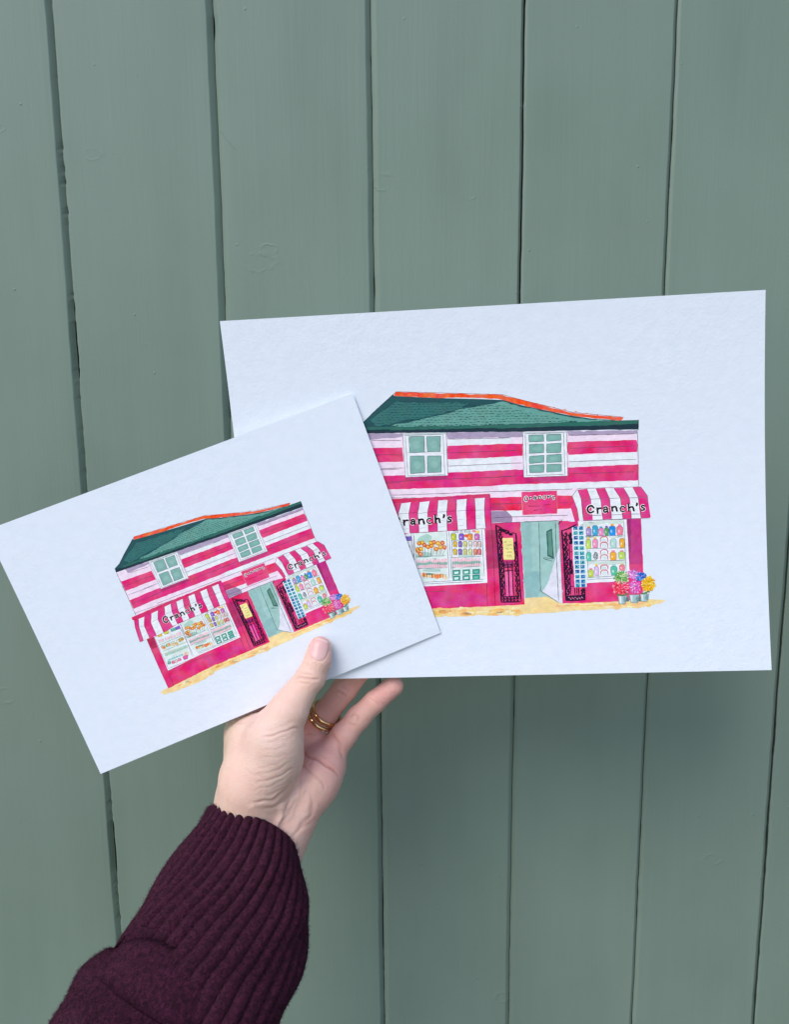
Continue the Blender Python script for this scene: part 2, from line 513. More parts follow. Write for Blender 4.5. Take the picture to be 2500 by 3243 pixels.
# upper wall
wall = T(6,(95,842),(190,1040),(250,1180),(300,1290))+T(1,(430,1325),(1300,1275),(1460,1262))+T(4,(0,710),(470,692),(1095,667),(1345,660))+T(5,(330,600),(420,300),(1240,110))+T(2,(1360,1045),(1355,900),(1342,498),(700,505),(0,515))+T(1,(1500,563),(1000,571),(152,580))
poly(1, wall, LIL)
for q in (T(2,(680,740),(1340,715),(1345,822),(690,850)), T(1,(1010,862),(1684,832),(1684,968),(1015,998)), T(1,(1010,645),(1684,622),(1684,690),(1010,712)), T(2,(0,1032),(700,1008),(1355,985),(1358,1040),(800,1060),(0,1090)), T(4,(240,510),(480,500),(490,590),(310,600))):
    poly(2, q, WHT, rough=.3)
for q in (T(1,(155,580),(530,577),(532,615),(170,650)), T(1,(985,571),(1500,563),(1684,561),(1684,612),(1010,640)), T(2,(0,515),(236,512),(236,562),(0,572)), T(2,(663,508),(1345,496),(1350,533),(680,549))):
    poly(3, q, (158, 146, 182), rough=.15)
poly(4, T(6,(142,932))+T(1,(212,738),(380,735),(520,731),(535,882),(272,890))+T(6,(190,1032)), PINK, rough=.1)
poly(4, T(1,(1005,715),(1684,692))+T(2,(235,628),(235,745),(40,755))+T(1,(1500,838),(1005,857)), PINK, rough=.1)
poly(4, T(2,(672,612),(900,603),(1340,592),(1352,640),(1345,708),(1000,720),(680,737),(668,700)), PINK, rough=.1)
poly(4, T(6,(232,1130))+T(1,(326,1034),(550,1028),(1010,1000),(1684,970))+T(2,(245,878),(680,858),(1355,828),(1358,900),(1355,982),(1000,995),(700,1005),(250,1020),(30,1028))+T(1,(1500,1140),(1000,1160),(375,1179))+T(6,(275,1220)), (206,44,114), rough=.1)
poly(5, T(1,(552,1055),(1000,1035),(995,1068),(560,1090)), (166, 44, 104))
poly(5, T(2,(245,960),(668,945),(650,985),(260,1010)), (180, 44, 116), rough=.2)
poly(4, T(4,(-60,292),(480,278),(1060,252),(1325,258),(1270,365),(1300,468),(1065,478),(490,497),(-70,510)), RED, rough=.12)
poly(4, T(4,(1325,258),(1385,400),(1420,680),(1365,690),(1325,560),(1270,365)), PINK)
poly(5, T(3,(1305,236),(1500,229),(1560,285),(1580,325),(1575,374),(1312,384)), (146, 128, 166), rough=.15)
poly(5, T(3,(1300,130),(1400,120),(1505,222),(1300,226)), (186, 40, 90), rough=.1)
for q in (T(1,(190,655),(510,657)), T(1,(235,805),(520,812)), T(1,(305,955),(540,950)), T(1,(385,1098),(1000,1068),(1684,1042)), T(1,(420,1240),(1684,1195)),
          T(1,(1010,642),(1684,628)), T(1,(1010,790),(1684,765)), T(1,(1010,930),(1684,900)), T(2,(0,700),(190,692)), T(2,(0,822),(230,815)), T(2,(0,948),(230,938)),
          T(2,(680,548),(1325,532)), T(2,(700,673),(1320,650)), T(2,(680,803),(1335,780)), T(2,(700,920),(1320,900)), T(2,(0,1090),(350,1080),(720,1067)),
          T(4,(0,622),(330,607),(1250,580)), T(4,(30,398),(480,385)), T(4,(1100,375),(1260,372)), T(4,(0,712),(470,692)), T(3,(1330,145),(1600,138)),
          T(6,(150,990),(330,925)), T(6,(210,1075),(500,970)), T(6,(250,1165),(540,1060)), T(6,(290,1262),(700,1120))):
    line(12, q, .16, (92, 66, 96), ink=.8)
line(12, T(6,(95,842),(190,1045),(250,1180),(300,1290)), .2, (60,40,60))
line(12, T(2,(1348,500),(1355,720),(1360,1045)), .16, (90,80,100))

# upper windows
def frame_shade(z, pts):
    poly(13, T(z, *pts), WHT)
frame_shade(1, [(525,578),(990,572),(1008,1030),(555,1050)])
for q in ([(592,615),(755,612),(758,780),(600,788)], [(780,615),(930,612),(925,775),(790,778)], [(605,822),(755,820),(762,1000),(608,1010)], [(790,822),(935,820),(938,995),(790,1000)]):
    poly(14, T(1,*q), (118,164,166), rough=.1)
    blob(15, T(1,((q[0][0]+q[2][0])/2, (q[0][1]+q[2][1])/2+6))[0], 2.1, 2.1, (128,172,174), 14, jit=.1)
    line(16, T(1,*q,q[0]), .17, (54,60,80))
poly(14, T(1,(530,580),(985,574),(985,592),(535,604)), (176,192,204))
for q in ([(552,604),(945,592)], [(552,604),(580,1035)], [(958,592),(974,1020)], [(570,1036),(990,1020)], [(525,578),(555,1050),(1008,1030),(990,574)], [(570,790),(790,780)]):
    line(16, T(1,*q), .14, (84,84,108))
frame_shade(2, [(235,515),(662,508),(672,940),(245,955)])
for q in ([(292,545),(435,540),(440,605),(298,612)], [(465,538),(605,535),(608,595),(468,605)], [(298,635),(438,630),(440,715),(298,722)], [(465,630),(608,622),(605,712),(468,718)],
          [(298,750),(440,740),(440,808),(300,820)], [(468,738),(608,730),(612,805),(465,812)], [(298,838),(440,830),(440,905),(302,910)], [(468,828),(610,825),(610,895),(468,905)]):
    poly(14, T(2,*q), (112,164,164), rough=.1)
    blob(15, T(2,((q[0][0]+q[2][0])/2, (q[0][1]+q[2][1])/2))[0], 2.6, 1.0, (122,170,171), 14, jit=.1)
    line(16, T(2,*q,q[0]), .16, (54,66,80))
poly(14, T(2,(240,516),(660,509),(660,522),(242,530)), (176,192,204))
for q in ([(258,532),(635,522)], [(258,532),(275,935)], [(632,522),(645,928)], [(265,937),(640,925)], [(235,515),(245,955),(672,940),(662,508)]):
    line(16, T(2,*q), .14, (84,84,108))

# pavement
pave = T(6,(640,2040),(550,2098),(600,2116),(760,2068),(960,1990))+T(3,(620,1580),(900,1572),(1200,1560),(1684,1550))+T(5,(0,1965),(300,1935),(900,1905),(1300,1880),(1560,1830),(1640,1785),(1400,1768),(930,1795),(105,1825))+T(4,(1160,2020),(1090,2012),(900,1915),(540,1940),(530,2045),(0,2070))+T(3,(1250,1440),(565,1465))
poly(1, pave, (240, 202, 150), rough=.22)
for i in range(90):
    p = rng.choice([T(3,(rng.uniform(600,1684), rng.uniform(1465,1550)))[0], T(5,(rng.uniform(0,1500), rng.uniform(1815,1900)))[0], T(6,(lambda t:(640+t*600, 2060-t*215+rng.uniform(-15,40)))(rng.random()))[0]])
    if inside(p, pave): blob(2, p, rng.uniform(1.2,3.6), rng.uniform(.5,1.1), rng.choice([(244,186,120),(238,172,100),(242,216,178),(240,198,140)]), 8)
for i in range(34):
    x = 600+i*62
    a, b = (T(3,(x,1490+rng.uniform(-5,5)),(x+6,1548))) if x < 1680 else T(5,((x-1680)*1.35,1850),((x-1680)*1.35+12,1893))
    line(3, [a, b], .2, (222,164,96), ink=.5)
line(3, T(3,(600,1510),(1684,1480)), .18, (226,170,104), ink=.5)
line(3, T(5,(0,1870),(700,1850),(1450,1805)), .18, (226,170,104), ink=.5)

# ground floor, left shop front
gf = T(6,(412,1540),(520,1790),(640,2052))+T(3,(565,1472),(1250,1447))+T(4,(0,2080),(535,2052),(500,1300),(468,695),(0,712))+T(3,(1300,385),(1240,440),(280,500))+T(6,(515,1480))
poly(2, gf, (206, 42, 108), rough=.1)
poly(3, T(3,(1248,480),(1400,470),(1405,960),(1256,972)), (166, 38, 96), rough=.3)
poly(3, T(3,(500,1280),(1100,1260),(1230,1300),(1240,1400),(700,1440),(560,1440)), (196, 46, 126), rough=.5)
poly(3, T(6,(412,1542),(485,1520),(520,1620),(470,1640)), (160, 34, 84), rough=.2)
for q in (T(3,(1255,1150),(1262,1445)), T(3,(1320,470),(1345,960),(1362,1440)), T(6,(412,1540),(520,1790),(640,2052)), T(6,(640,1890),(695,2025)), T(3,(1290,460),(1322,465),(1325,500))):
    line(10, q, .16, (110,20,60), ink=.8)

# shop window one
w1 = T(6,(482,1500))+T(3,(280,505),(1225,460),(1262,1145),(455,1192))+T(6,(636,1866))
poly(6, w1, WHT)
for q in (T(3,(340,520),(740,500),(760,830),(345,850)), T(3,(800,900),(1200,890),(1215,1060),(810,1080)), T(3,(360,970),(760,950),(765,1110),(420,1125)), T(6,(530,1540),(760,1450),(860,1680),(640,1800))):
    poly(7, q, (200, 218, 226), rough=.5)
blob(8, T(3,(470,590))[0], 4, 2.6, (158,196,196), 9); blob(8, T(3,(450,790))[0], 4.5, 2.0, (150,186,186), 9)
blob(8, T(3,(560,985))[0], 5, 1.0, (160,190,196), 9); blob(8, T(3,(1000,800))[0], 5, 1.1, (176,202,206), 9)
for q in ([(290,515),(340,860)], [(320,515),(355,830)], [(742,490),(778,1085)], [(772,490),(808,1090)], [(1190,470),(1222,1065)], [(440,1140),(1215,1100)], [(445,1160),(1210,1125)], [(350,815),(735,800)], [(800,825),(1180,812)], [(340,968),(755,952)], [(800,955),(1175,935)], [(810,605),(1185,600)]):
    line(9, T(3,*q), .15, (66,74,96))
for q in ([(490,1515),(640,1845),(905,1735)], [(745,1390),(905,1710)], [(770,1385),(890,1720)], [(530,1605),(800,1490)], [(575,1665),(840,1560)], [(1020,1270),(1155,1595)], [(630,1868),(1130,1680)]):
    line(9, T(6,*q), .16, (70,80,96))
LOLL = [(395,645),(435,635),(462,665),(505,688),(545,640),(582,630),(552,675),(635,645),(690,640),(612,718),(665,695),(717,695),(372,722),(415,715),(410,782),(385,742)]
for i, (x, y) in enumerate(LOLL):
    line(9, T(3,(x+8,y+18),(x+(500-x)*.15,812)), .14, (96,112,116))
    blob(10, T(3,(x,y))[0], 1.35, 1.35, [(222,126,56),(238,168,54),(214,112,70)][i % 3], 9, jit=.12)
    blob(11, T(3,(x-4,y-4))[0], .6, .6, [(240,180,96),(246,200,90),(232,150,110)][i % 3], 7)
    line(12, T(3,*[(x+24*cos(a)+rng.uniform(-2,2), y+24*sin(a)+rng.uniform(-2,2)) for a in np.linspace(.5, 5.9, 8)]), .15, (110,60,40))
def jar(z, x, y, w, h, col, ly, cap=None, lw=.15, oc=(58,50,66)):
    k = ZO[z][2]/5.9
    poly(ly, T(z,(x-w/2,y-h/2+h*.1),(x-w*.3,y-h/2),(x+w*.3,y-h/2),(x+w/2,y-h/2+h*.12),(x+w*.47,y+h/2),(x-w*.45,y+h/2)), col, rough=.09)
    lc = tuple(min(250, int(c+(240-c)*.55)) for c in col)
    blob(ly+1, T(z,(x-w*.15,y+h*.05))[0], w*k*.16, h*k*.2, lc, 6)
    if cap: blob(ly+1, T(z,(x,y-h*.62))[0], w*k*.34, h*k*.13, cap, 7)
    if oc: line(ly+2, T(z,(x-w/2,y+h*.3),(x-w/2,y-h*.35),(x-w*.25,y-h*.5),(x+w*.3,y-h*.5),(x+w/2,y-h*.3),(x+w*.48,y+h*.5),(x-w*.4,y+h*.5)), lw, oc)
for (x, c) in ((832,(172,192,60)),(932,(122,84,196)),(1040,(226,134,50)),(1130,(184,98,176))):
    jar(3, x, 562, 66, 82, c, 10)
blob(11, T(3,(985,548))[0], 1.0, 1.0, (222,90,50))
for x in (840,875,930,985,1030): line(12, T(3,(x-14,510),(x-10,488),(x+10,484),(x+16,508),(x-8,506)), .16, INK)
blob(11, T(3,(1095,490))[0], 1.3, .7, (226,130,150)); blob(11, T(3,(1142,498))[0], 1.0, .9, (240,196,60))
for y, cs in ((655, [(212,186,60),(128,96,196),(204,210,120),(214,214,216),(222,200,206),(220,196,204)]), (752, [(214,186,52),(126,92,196),(198,206,120),(204,212,140),(226,128,110),(222,110,116)])):
    for x, c in zip((850,915,978,1045,1108,1160), cs):
        jar(3, x, y, 46, 76, c, 10, lw=.2)
        line(12, T(3,(x-14,y+30),(x,y-10),(x+14,y+28),(x-8,y+14)), .18, (50,44,60))
for x0, x1, y0 in ((355,750,850),(805,1175,838)):
    poly(10, T(3,(x0,y0),(x1,y0-10),(x1+8,y0+100),(x0+25,y0+112)), (226,190,210), rough=.2)
    poly(11, T(3,(x0+10,y0+42),(x1,y0+32),(x1+4,y0+62),(x0+14,y0+74)), (122,178,172), rough=.3)
    n = 16
    for i in range(n):
        x = x0+12+(x1-x0-12)*i/n
        line(12, T(3,(x,y0+rng.uniform(2,30)),(x+4,y0+105)), .17, rng.choice([(190,110,140),(110,130,140),(150,90,120)]))
        if i % 2: line(12, T(3,(x,y0+4),(x+18,y0-2)), .16, (150,80,110))
for i in range(9):
    x = 455+i*34
    blob(10, T(3,(x,1062-abs(i-5)*3+(30 if i > 7 else 0)))[0], 1.2, 1.5, [(222,122,52),(236,176,110),(228,206,180)][i % 3 if i != 5 else 0], 6)
    line(12, T(3,(x-12,1040),(x+2,1035),(x+5,1085)), .17, (60,70,70))
blob(11, T(3,(520,1033))[0], 2.6, .5, (72,120,122))
for r in range(2):
    for c in range(3):
        x, y = 865+c*125, 1018+r*72-c*6
        poly(10, T(3,(x-45,y-30),(x+48,y-36),(x+50,y+26),(x-42,y+32)), (46,140,136), rough=.2)
        poly(11, T(3,(x-25,y-12),(x+30,y-18),(x+28,y+10),(x-22,y+16)), (196,222,226) if c < 2 else (98,176,160), rough=.1)
        line(12, T(3,(x-46,y-30),(x+48,y-37),(x+50,y+20)), .18, (24,82,84))
# left bay of shop window one
for x, y, c in ((548,1495,(224,178,50)),(617,1467,(184,194,66)),(688,1438,(84,176,164)),(735,1420,(118,94,190))):
    poly(10, T(6,(x-28,y-8),(x+18,y-26),(x+30,y+4),(x-16,y+20)), c, rough=.12)
    line(12, T(6,(x-28,y-8),(x-16,y+20),(x+30,y+4)), .2, (70,70,60))
for x, y in ((563,1552),(628,1530),(685,1508),(745,1482)):
    poly(10, T(6,(x-26,y-6),(x+16,y-22),(x+28,y+6),(x-14,y+22)), (220,186,210), rough=.15)
    line(12, T(6,(x-26,y-6),(x-14,y+22)), .22, (120,60,90)); line(12, T(6,(x+18,y-20),(x+28,y+6)), .22, (70,40,60))
for x, y, c in ((590,1625,(210,130,80)),(625,1605,(120,180,150)),(645,1595,(224,170,120)),(690,1590,(206,190,150)),(725,1580,(196,170,110)),(765,1548,(206,180,110)),(785,1535,(190,160,90))):
    blob(10, T(6,(x,y))[0], 1.6, 1.5, c, 6)
for x, y in ((585,1620),(640,1600),(690,1580),(745,1560),(775,1540)):
    line(12, T(6,(x-20,y+12),(x-24,y-10),(x+10,y-24),(x+22,y+4),(x,y+2),(x+10,y-12)), .2, (80,62,44))
for i in range(9):
    x, y = 612+i*26, 1712-i*10
    line(12, T(6,(x,y),(x-6,y-28),(x+12,y-32),(x+18,y-6),(x+2,y-2),(x+10,y-20)), .22, (96,150,134) if i % 3 else (90,100,100))
    blob(10, T(6,(x+6,y-14))[0], 1.1, 1.0, (176,212,200), 6)
for i in range(6):
    x, y = 650+i*26, 1752-i*10
    blob(10, T(6,(x,y))[0], 1.3, .8, (150,200,214), 6); line(12, T(6,(x-10,y+8),(x,y-10),(x+12,y+6)), .18, (90,130,150))
for x, y, c in ((648,1785,(120,180,170)),(690,1780,(228,120,160)),(722,1770,(240,190,206)),(757,1752,(226,140,176))):
    blob(10, T(6,(x,y))[0], 1.6, 1.4, c, 7)
    line(12, T(6,(x-12,y+16),(x-14,y-14),(x+8,y-20),(x+14,y),(x-4,y+8)), .22, (60,40,60))
poly(11, T(6,(788,1722),(846,1700),(840,1740),(806,1752)), (214,84,168)); line(12, T(6,(788,1722),(806,1752),(840,1740),(846,1700),(788,1722)), .2, (90,40,80))
for i in range(6): line(11, T(6,(800+i*8,1718-i*3),(804+i*10,1672-i*2)), .3, rng.choice([(232,160,80),(226,120,120),(224,200,110)]))

# awning one
poly(14, T(6,(252,1310))+T(1,(415,1282),(800,1262),(1455,1225),(1462,1250),(1200,1272),(800,1300),(430,1326))+T(6,(285,1342),(262,1335)), (196,40,100), rough=.1)
poly(13, T(6,(280,1338),(290,1415),(340,1565),(380,1550),(442,1520),(515,1500),(590,1468),(655,1430))+T(3,(275,515),(510,500),(750,487),(1000,466),(1240,456),(1320,458),(1296,42),(700,90),(65,118)), (204,48,122), rough=.06)
STR = [(6,[(325,1325),(332,1410),(378,1550)],[(388,1300),(385,1395),(440,1520)]), (6,[(460,1268),(455,1365),(515,1500)],[(530,1235),(528,1325),(590,1468)]),
       (3,[(165,138),(125,268),(180,520)],[(290,122),(262,262),(275,515)]), (3,[(400,122),(375,268),(395,505)],[(528,108),(500,250),(512,499)]), (3,[(637,100),(622,250),(630,492)],[(760,95),(745,240),(750,486)]),
       (3,[(870,92),(865,235),(885,475)],[(1000,80),(990,225),(1000,466)]), (3,[(1100,75),(1110,222),(1115,462)],[(1230,65),(1222,222),(1240,456)])]
for z, a, b in STR:
    poly(15, T(z,*a,*b[::-1]), WHT, rough=.05)
    line(16, T(z,*a), .16, (70,40,70)); line(16, T(z,*b), .16, (70,40,70))
    (x0, y0), (x1, y1) = a[1], b[1]
    line(16, T(z,(x0,y0),(x1,y1)), .15, (120,110,140))
    for f in (.45, .78):
        xa = a[1][0]+(a[2][0]-a[1][0])*f; ya = a[1][1]+(a[2][1]-a[1][1])*f
        line(16, T(z,(xa+10,ya),(xa+(b[1][0]-a[1][0])*.7,ya-(8 if z == 3 else 26))), .14, (150,164,180))
for q in (T(3,(1240,220),(1296,215)), T(3,(270,258),(370,252)), T(3,(510,245),(615,240)), T(3,(755,238),(862,230)), T(3,(1000,224),(1105,220)), T(3,(1296,42),(1300,230),(1312,460)), T(3,(1230,65),(1296,50)),
          T(6,(280,1340),(290,1415),(340,1565),(378,1552)), T(3,(280,515),(750,487),(1240,456)), T(6,(470,1530),(520,1502),(655,1432))):
    line(16, q, .16, (110,24,74), ink=.9)

# doorway
poly(6, T(4,(468,695),(1095,667),(1165,2025),(1095,2020),(920,1922),(540,1945),(500,1300)), (146,186,192), rough=.1)
poly(7, T(4,(475,700),(640,695),(660,1300),(640,1920),(545,1940),(505,1300)), (136,178,186), rough=.4)
poly(7, T(4,(640,1500),(795,1500),(795,1820),(750,1920),(560,1938),(530,1600)), (130,174,184), rough=.5)
poly(7, T(4,(785,700),(1040,690),(1050,1100),(940,1300),(800,1400)), (141,183,187), rough=.5)
poly(8, T(4,(1114,1060),(1070,1200),(985,1500),(915,1700),(820,1838),(1095,2020),(1158,2025)), (206,210,234), rough=.25)
poly(9, T(4,(893,845),(985,800),(1018,1302),(910,1252)), (44,86,88), rough=.06)
poly(10, T(4,(915,856),(976,832),(998,1262),(926,1232)), (84,134,126), rough=.06)
for q in ([(770,700),(785,1300),(797,1825),(1095,2018)], [(1042,700),(1060,1300),(1095,1990)], [(840,1280),(860,1300),(1000,1340)], [(840,1280),(900,1285),(1000,1300)], [(470,694),(1095,667)]):
    line(11, T(4,*q), .2, (44,60,66))
line(11, T(4,(1095,667),(1130,1300),(1160,2022)), .16, (120,120,140))

# shop sign
poly(13, T(4,(478,198),(1068,176),(1073,556),(500,580)), (236,150,180))
poly(14, T(4,(486,202),(1060,181),(1064,550),(506,572)), (212,58,120), rough=.1)
line(15, T(4,(486,202),(1060,181),(1064,550)), .15, (160,50,70))
def scrib(z, pts, w, c): line(17, T(z,*pts), w, c)
scrib(4, [(608,412),(600,430),(615,442),(632,432),(650,425),(665,436),(690,430),(705,424),(720,434),(760,430),(790,428)], .2, (130,20,60))
scrib(4, [(840,412),(870,408),(900,412),(905,400),(930,408),(945,398),(972,402)], .2, (130,20,60))
scrib(4, [(680,490),(695,502),(725,500),(750,488),(765,486)], .2, (130,20,60)); scrib(4, [(785,484),(800,492),(820,486)], .2, (130,20,60)); scrib(4, [(860,494),(875,490)], .2, (130,20,60))

# ground floor, right shop front
poly(5, T(5,(52,603),(300,615),(1270,565),(1290,1000),(1305,1400),(1300,1760),(930,1800),(105,1830),(80,1200)), (208,46,116), rough=.1)
poly(6, T(5,(1062,582),(1268,572),(1290,1238),(1098,1252),(1080,1000)), (178,42,126), rough=.25)
poly(7, T(5,(1062,582),(1120,580),(1120,900),(1110,1180),(1096,1240),(1080,1000)), (142,34,104), rough=.25)
poly(8, T(5,(335,612),(1055,583),(1078,900),(1102,1400),(860,1506),(466,1528),(440,1450),(412,640),(345,690)), WHT, rough=.06)
for q in ([(415,625),(1010,600),(1010,640),(700,650),(420,700)], [(470,1200),(1040,1190),(1045,1260),(480,1270)], [(440,830),(1020,830),(1020,850),(445,860)]):
    poly(9, T(5,*q), (190,208,212), rough=.4)
for q in ([(1015,598),(1052,1350)], [(415,605),(1055,582)], [(470,1445),(860,1425)], [(470,1475),(860,1455)], [(445,830),(1020,822)], [(450,1015),(1030,1008)], [(460,1200),(1040,1190)], [(455,690),(490,1440)]):
    line(10, T(5,*q), .15, (76,84,106))
ROWS = [(5,495,768,78,110,(150,138,196),(200,112,50)), (5,590,748,84,150,(60,150,204),None), (5,680,768,76,110,(226,130,190),(64,150,200)), (5,760,762,62,118,(70,152,92),(132,80,196)), (5,845,752,96,140,(34,130,226),(232,150,54)), (5,955,748,92,130,(226,108,142),(224,130,160)),
        (5,490,950,70,140,(172,204,86),(236,186,70)), (5,590,942,76,128,(232,134,176),(240,180,70)), (5,860,938,88,136,(164,206,210),None), (5,990,935,76,140,(244,160,40),None),
        (5,495,1135,70,130,(78,186,172),(160,210,220)), (5,858,1128,92,122,(242,164,44),(230,140,160)), (5,985,1118,96,110,(172,206,92),(232,150,160)),
        (5,527,1385,78,110,(176,200,84),(230,130,150)), (5,610,1350,66,140,(198,174,222),(240,184,60)), (5,870,1345,96,140,(76,178,164),(150,200,212)), (5,990,1300,82,84,(230,120,140),(232,180,60))]
for (z, x, y, w, h, c, cap) in ROWS: jar(z, x, y, w, h, c, 11, cap, .16, (96,96,120))
for (x, y, h) in ((720,930,170),(722,1115,155),(725,1340,150)):
    for dy in (-h*.28, h*.22):
        q = T(5,(x-52,y+dy+h*.22),(x-50,y+dy-h*.12),(x-25,y+dy-h*.26),(x+35,y+dy-h*.26),(x+55,y+dy-h*.1),(x+58,y+dy+h*.22))
        line(12, q, .5, (222,138,156), ink=.3); line(13, q, .14, (120,70,90))
    blob(11, T(5,(x,y-h*.2))[0], 1.5, 1.2, (190,212,222), 7); blob(11, T(5,(x,y+h*.25))[0], 1.5, 1.0, (196,214,226), 7)
for i in range(9):
    a = i*2.4; r = 8+i*4
    line(13, T(5,*[(590+r*cos(a+t)+6, 1122+r*1.3*sin(a+t)) for t in (0,.5,1.0,1.6)]), .35, (44,70,72))
# tile stand
poly(12, T(5,(246,690),(415,680),(440,1100),(466,1582),(290,1592),(262,1100)), (206,222,242), rough=.1)
ys = [712,785,855,930,1008,1085,1150,1218,1285,1355,1430,1500,1560]
for r, y in enumerate(ys):
    for c in range(2):
        x = 296+c*82+(y-712)*.042
        cc = rng.choice([(36,120,178),(24,92,160),(42,156,168),(30,140,170),(28,70,150)])
        poly(13, T(5,(x-30,y-24),(x+30,y-27),(x+32,y+24),(x-28,y+26)), cc, rough=.35)
        blob(14, T(5,(x+rng.uniform(-10,10),y+rng.uniform(-8,8)))[0], .5, .45, (26,50,130), 6)
        blob(14, T(5,(x+rng.uniform(-16,16),y+rng.uniform(-14,14)))[0], .4, .3, (130,200,220), 6)
        line(15, T(5,(x-33,y+28),(x+35,y+26)), .17, (90,140,150)); line(15, T(5,(x+36,y-26),(x+37,y+24)), .15, (110,150,170))

# awning two
poly(14, T(5,(330,130),(1265,100),(1370,255),(1400,560),(415,602),(352,604),(325,430),(250,240)), WHT, rough=.05)
poly(15, T(5,(250,240),(325,430),(356,600),(296,616),(250,430),(205,332)), PINK, rough=.06)
for q in ([(330,145),(470,130),(525,290),(532,350),(556,590),(420,596),(385,290)], [(600,125),(735,120),(805,275),(836,576),(705,586),(672,290)], [(865,120),(1010,115),(1100,270),(1130,570),(1000,576),(965,270)], [(1145,105),(1265,100),(1365,235),(1375,300),(1412,545),(1400,562),(1270,566),(1225,250)]):
    poly(15, T(5,*q), (206,50,126), rough=.05)
    line(16, T(5,q[1],q[2],q[3] if len(q) == 7 else q[3]), .16, (96,30,70)); line(16, T(5,q[0],q[-1],q[-2]), .16, (96,30,70))
for q in ([(330,128),(1265,100)], [(395,290),(800,272),(1365,258)], [(430,532),(700,520),(1350,500)], [(415,600),(1400,562)], [(330,130),(250,240),(205,335)], [(330,145),(385,290),(412,600)], [(252,240),(325,430),(352,600)]):
    line(16, T(5,*q), .17, (120,100,130))
for q in ([(500,180),(590,170)], [(560,360),(640,352)], [(570,440),(660,430)], [(850,330),(930,322)], [(870,420),(960,410)], [(1140,330),(1200,322)], [(780,180),(860,176)], [(300,350),(340,310)]):
    line(16, T(5,*q), .2, (170,186,200))

# lettering: strokes in a unit box (x right, y down)
GL = {'C':[[(.95,.25),(.75,.03),(.4,.0),(.1,.25),(.03,.55),(.2,.88),(.55,1.0),(.9,.82)]],
      'r':[[(.15,.12),(.2,.5),(.25,1.0)],[(.2,.45),(.45,.15),(.9,.12)]],
      'a':[[(.15,.2),(.5,.02),(.8,.2),(.85,.6),(.9,.98)],[(.82,.5),(.4,.45),(.12,.7),(.35,.98),(.8,.8)]],
      'n':[[(.08,.1),(.12,.55),(.15,1.0)],[(.12,.4),(.4,.08),(.75,.12),(.85,.5),(.95,.98)]],
      'c':[[(.86,.14),(.5,-.08),(.1,.22),(.04,.7),(.4,1.08),(.98,.94)]],
      'h':[[(.05,-.55),(.1,.2),(.15,1.0)],[(.12,.45),(.45,.12),(.78,.2),(.85,.6),(.92,.95)]],
      "'":[[(.4,.0),(.65,.1),(.3,.75)]],
      's':[[(.85,.1),(.45,.0),(.15,.22),(.45,.48),(.85,.65),(.7,.95),(.12,.98)]]}
def lettering(z, boxes, w, ly, halo=1.9):
    for ch, (x0, y0, x1, y1) in boxes:
        for st in GL[ch]:
            P = [(x0+(x1-x0)*a, y0+(y1-y0)*b) for a, b in st]
            # smooth the stroke
            Q = []
            for i in range(len(P)-1):
                p0 = P[max(i-1,0)]; p1 = P[i]; p2 = P[i+1]; p3 = P[min(i+2,len(P)-1)]
                for t in (0, .25, .5, .75):
                    Q.append(tuple(.5*((2*p1[k])+(-p0[k]+p2[k])*t+(2*p0[k]-5*p1[k]+4*p2[k]-p3[k])*t*t+(-p0[k]+3*p1[k]-3*p2[k]+p3[k])*t**3) for k in (0, 1)))
            Q.append(P[-1])
            uv = T(z, *Q)
            wv = w*(.56 if ch == 'c' else .64 if ch in 'as' else .74)
            if halo: line(ly, uv, wv*halo, (226,228,240), .15, False)
            line(ly+1, uv, wv, (16,12,26), .16, False)
            for e in (uv[0], uv[-1]): blob(ly+1, e, wv*.66, wv*.66, (16,12,26), 7, ink=1.0)
lettering(5, [('C',(474,385,572,485)),('r',(610,408,684,492)),('a',(706,398,784,478)),('n',(832,392,918,460)),('c',(962,396,1036,462)),('h',(1078,392,1172,456)),("'",(1195,346,1226,388)),('s',(1268,376,1330,448))], 1.05, 17, 1.6)
lettering(3, [('C',(58,312,148,418)),('r',(188,345,256,412)),('a',(284,338,346,402)),('n',(382,336,462,396)),('c',(494,330,556,386)),('h',(594,322,662,382)),("'",(696,284,722,326)),('s',(752,310,806,372))], 1.15, 17, 1.55)
lettering(4, [('C',(535,278,582,345)),('r',(608,280,652,325)),('a',(676,272,728,318)),('n',(758,266,808,308)),('c',(835,262,880,304)),('h',(906,266,948,302)),("'",(955,258,970,278)),('s',(985,268,1028,314))], .5, 17, 2.3)

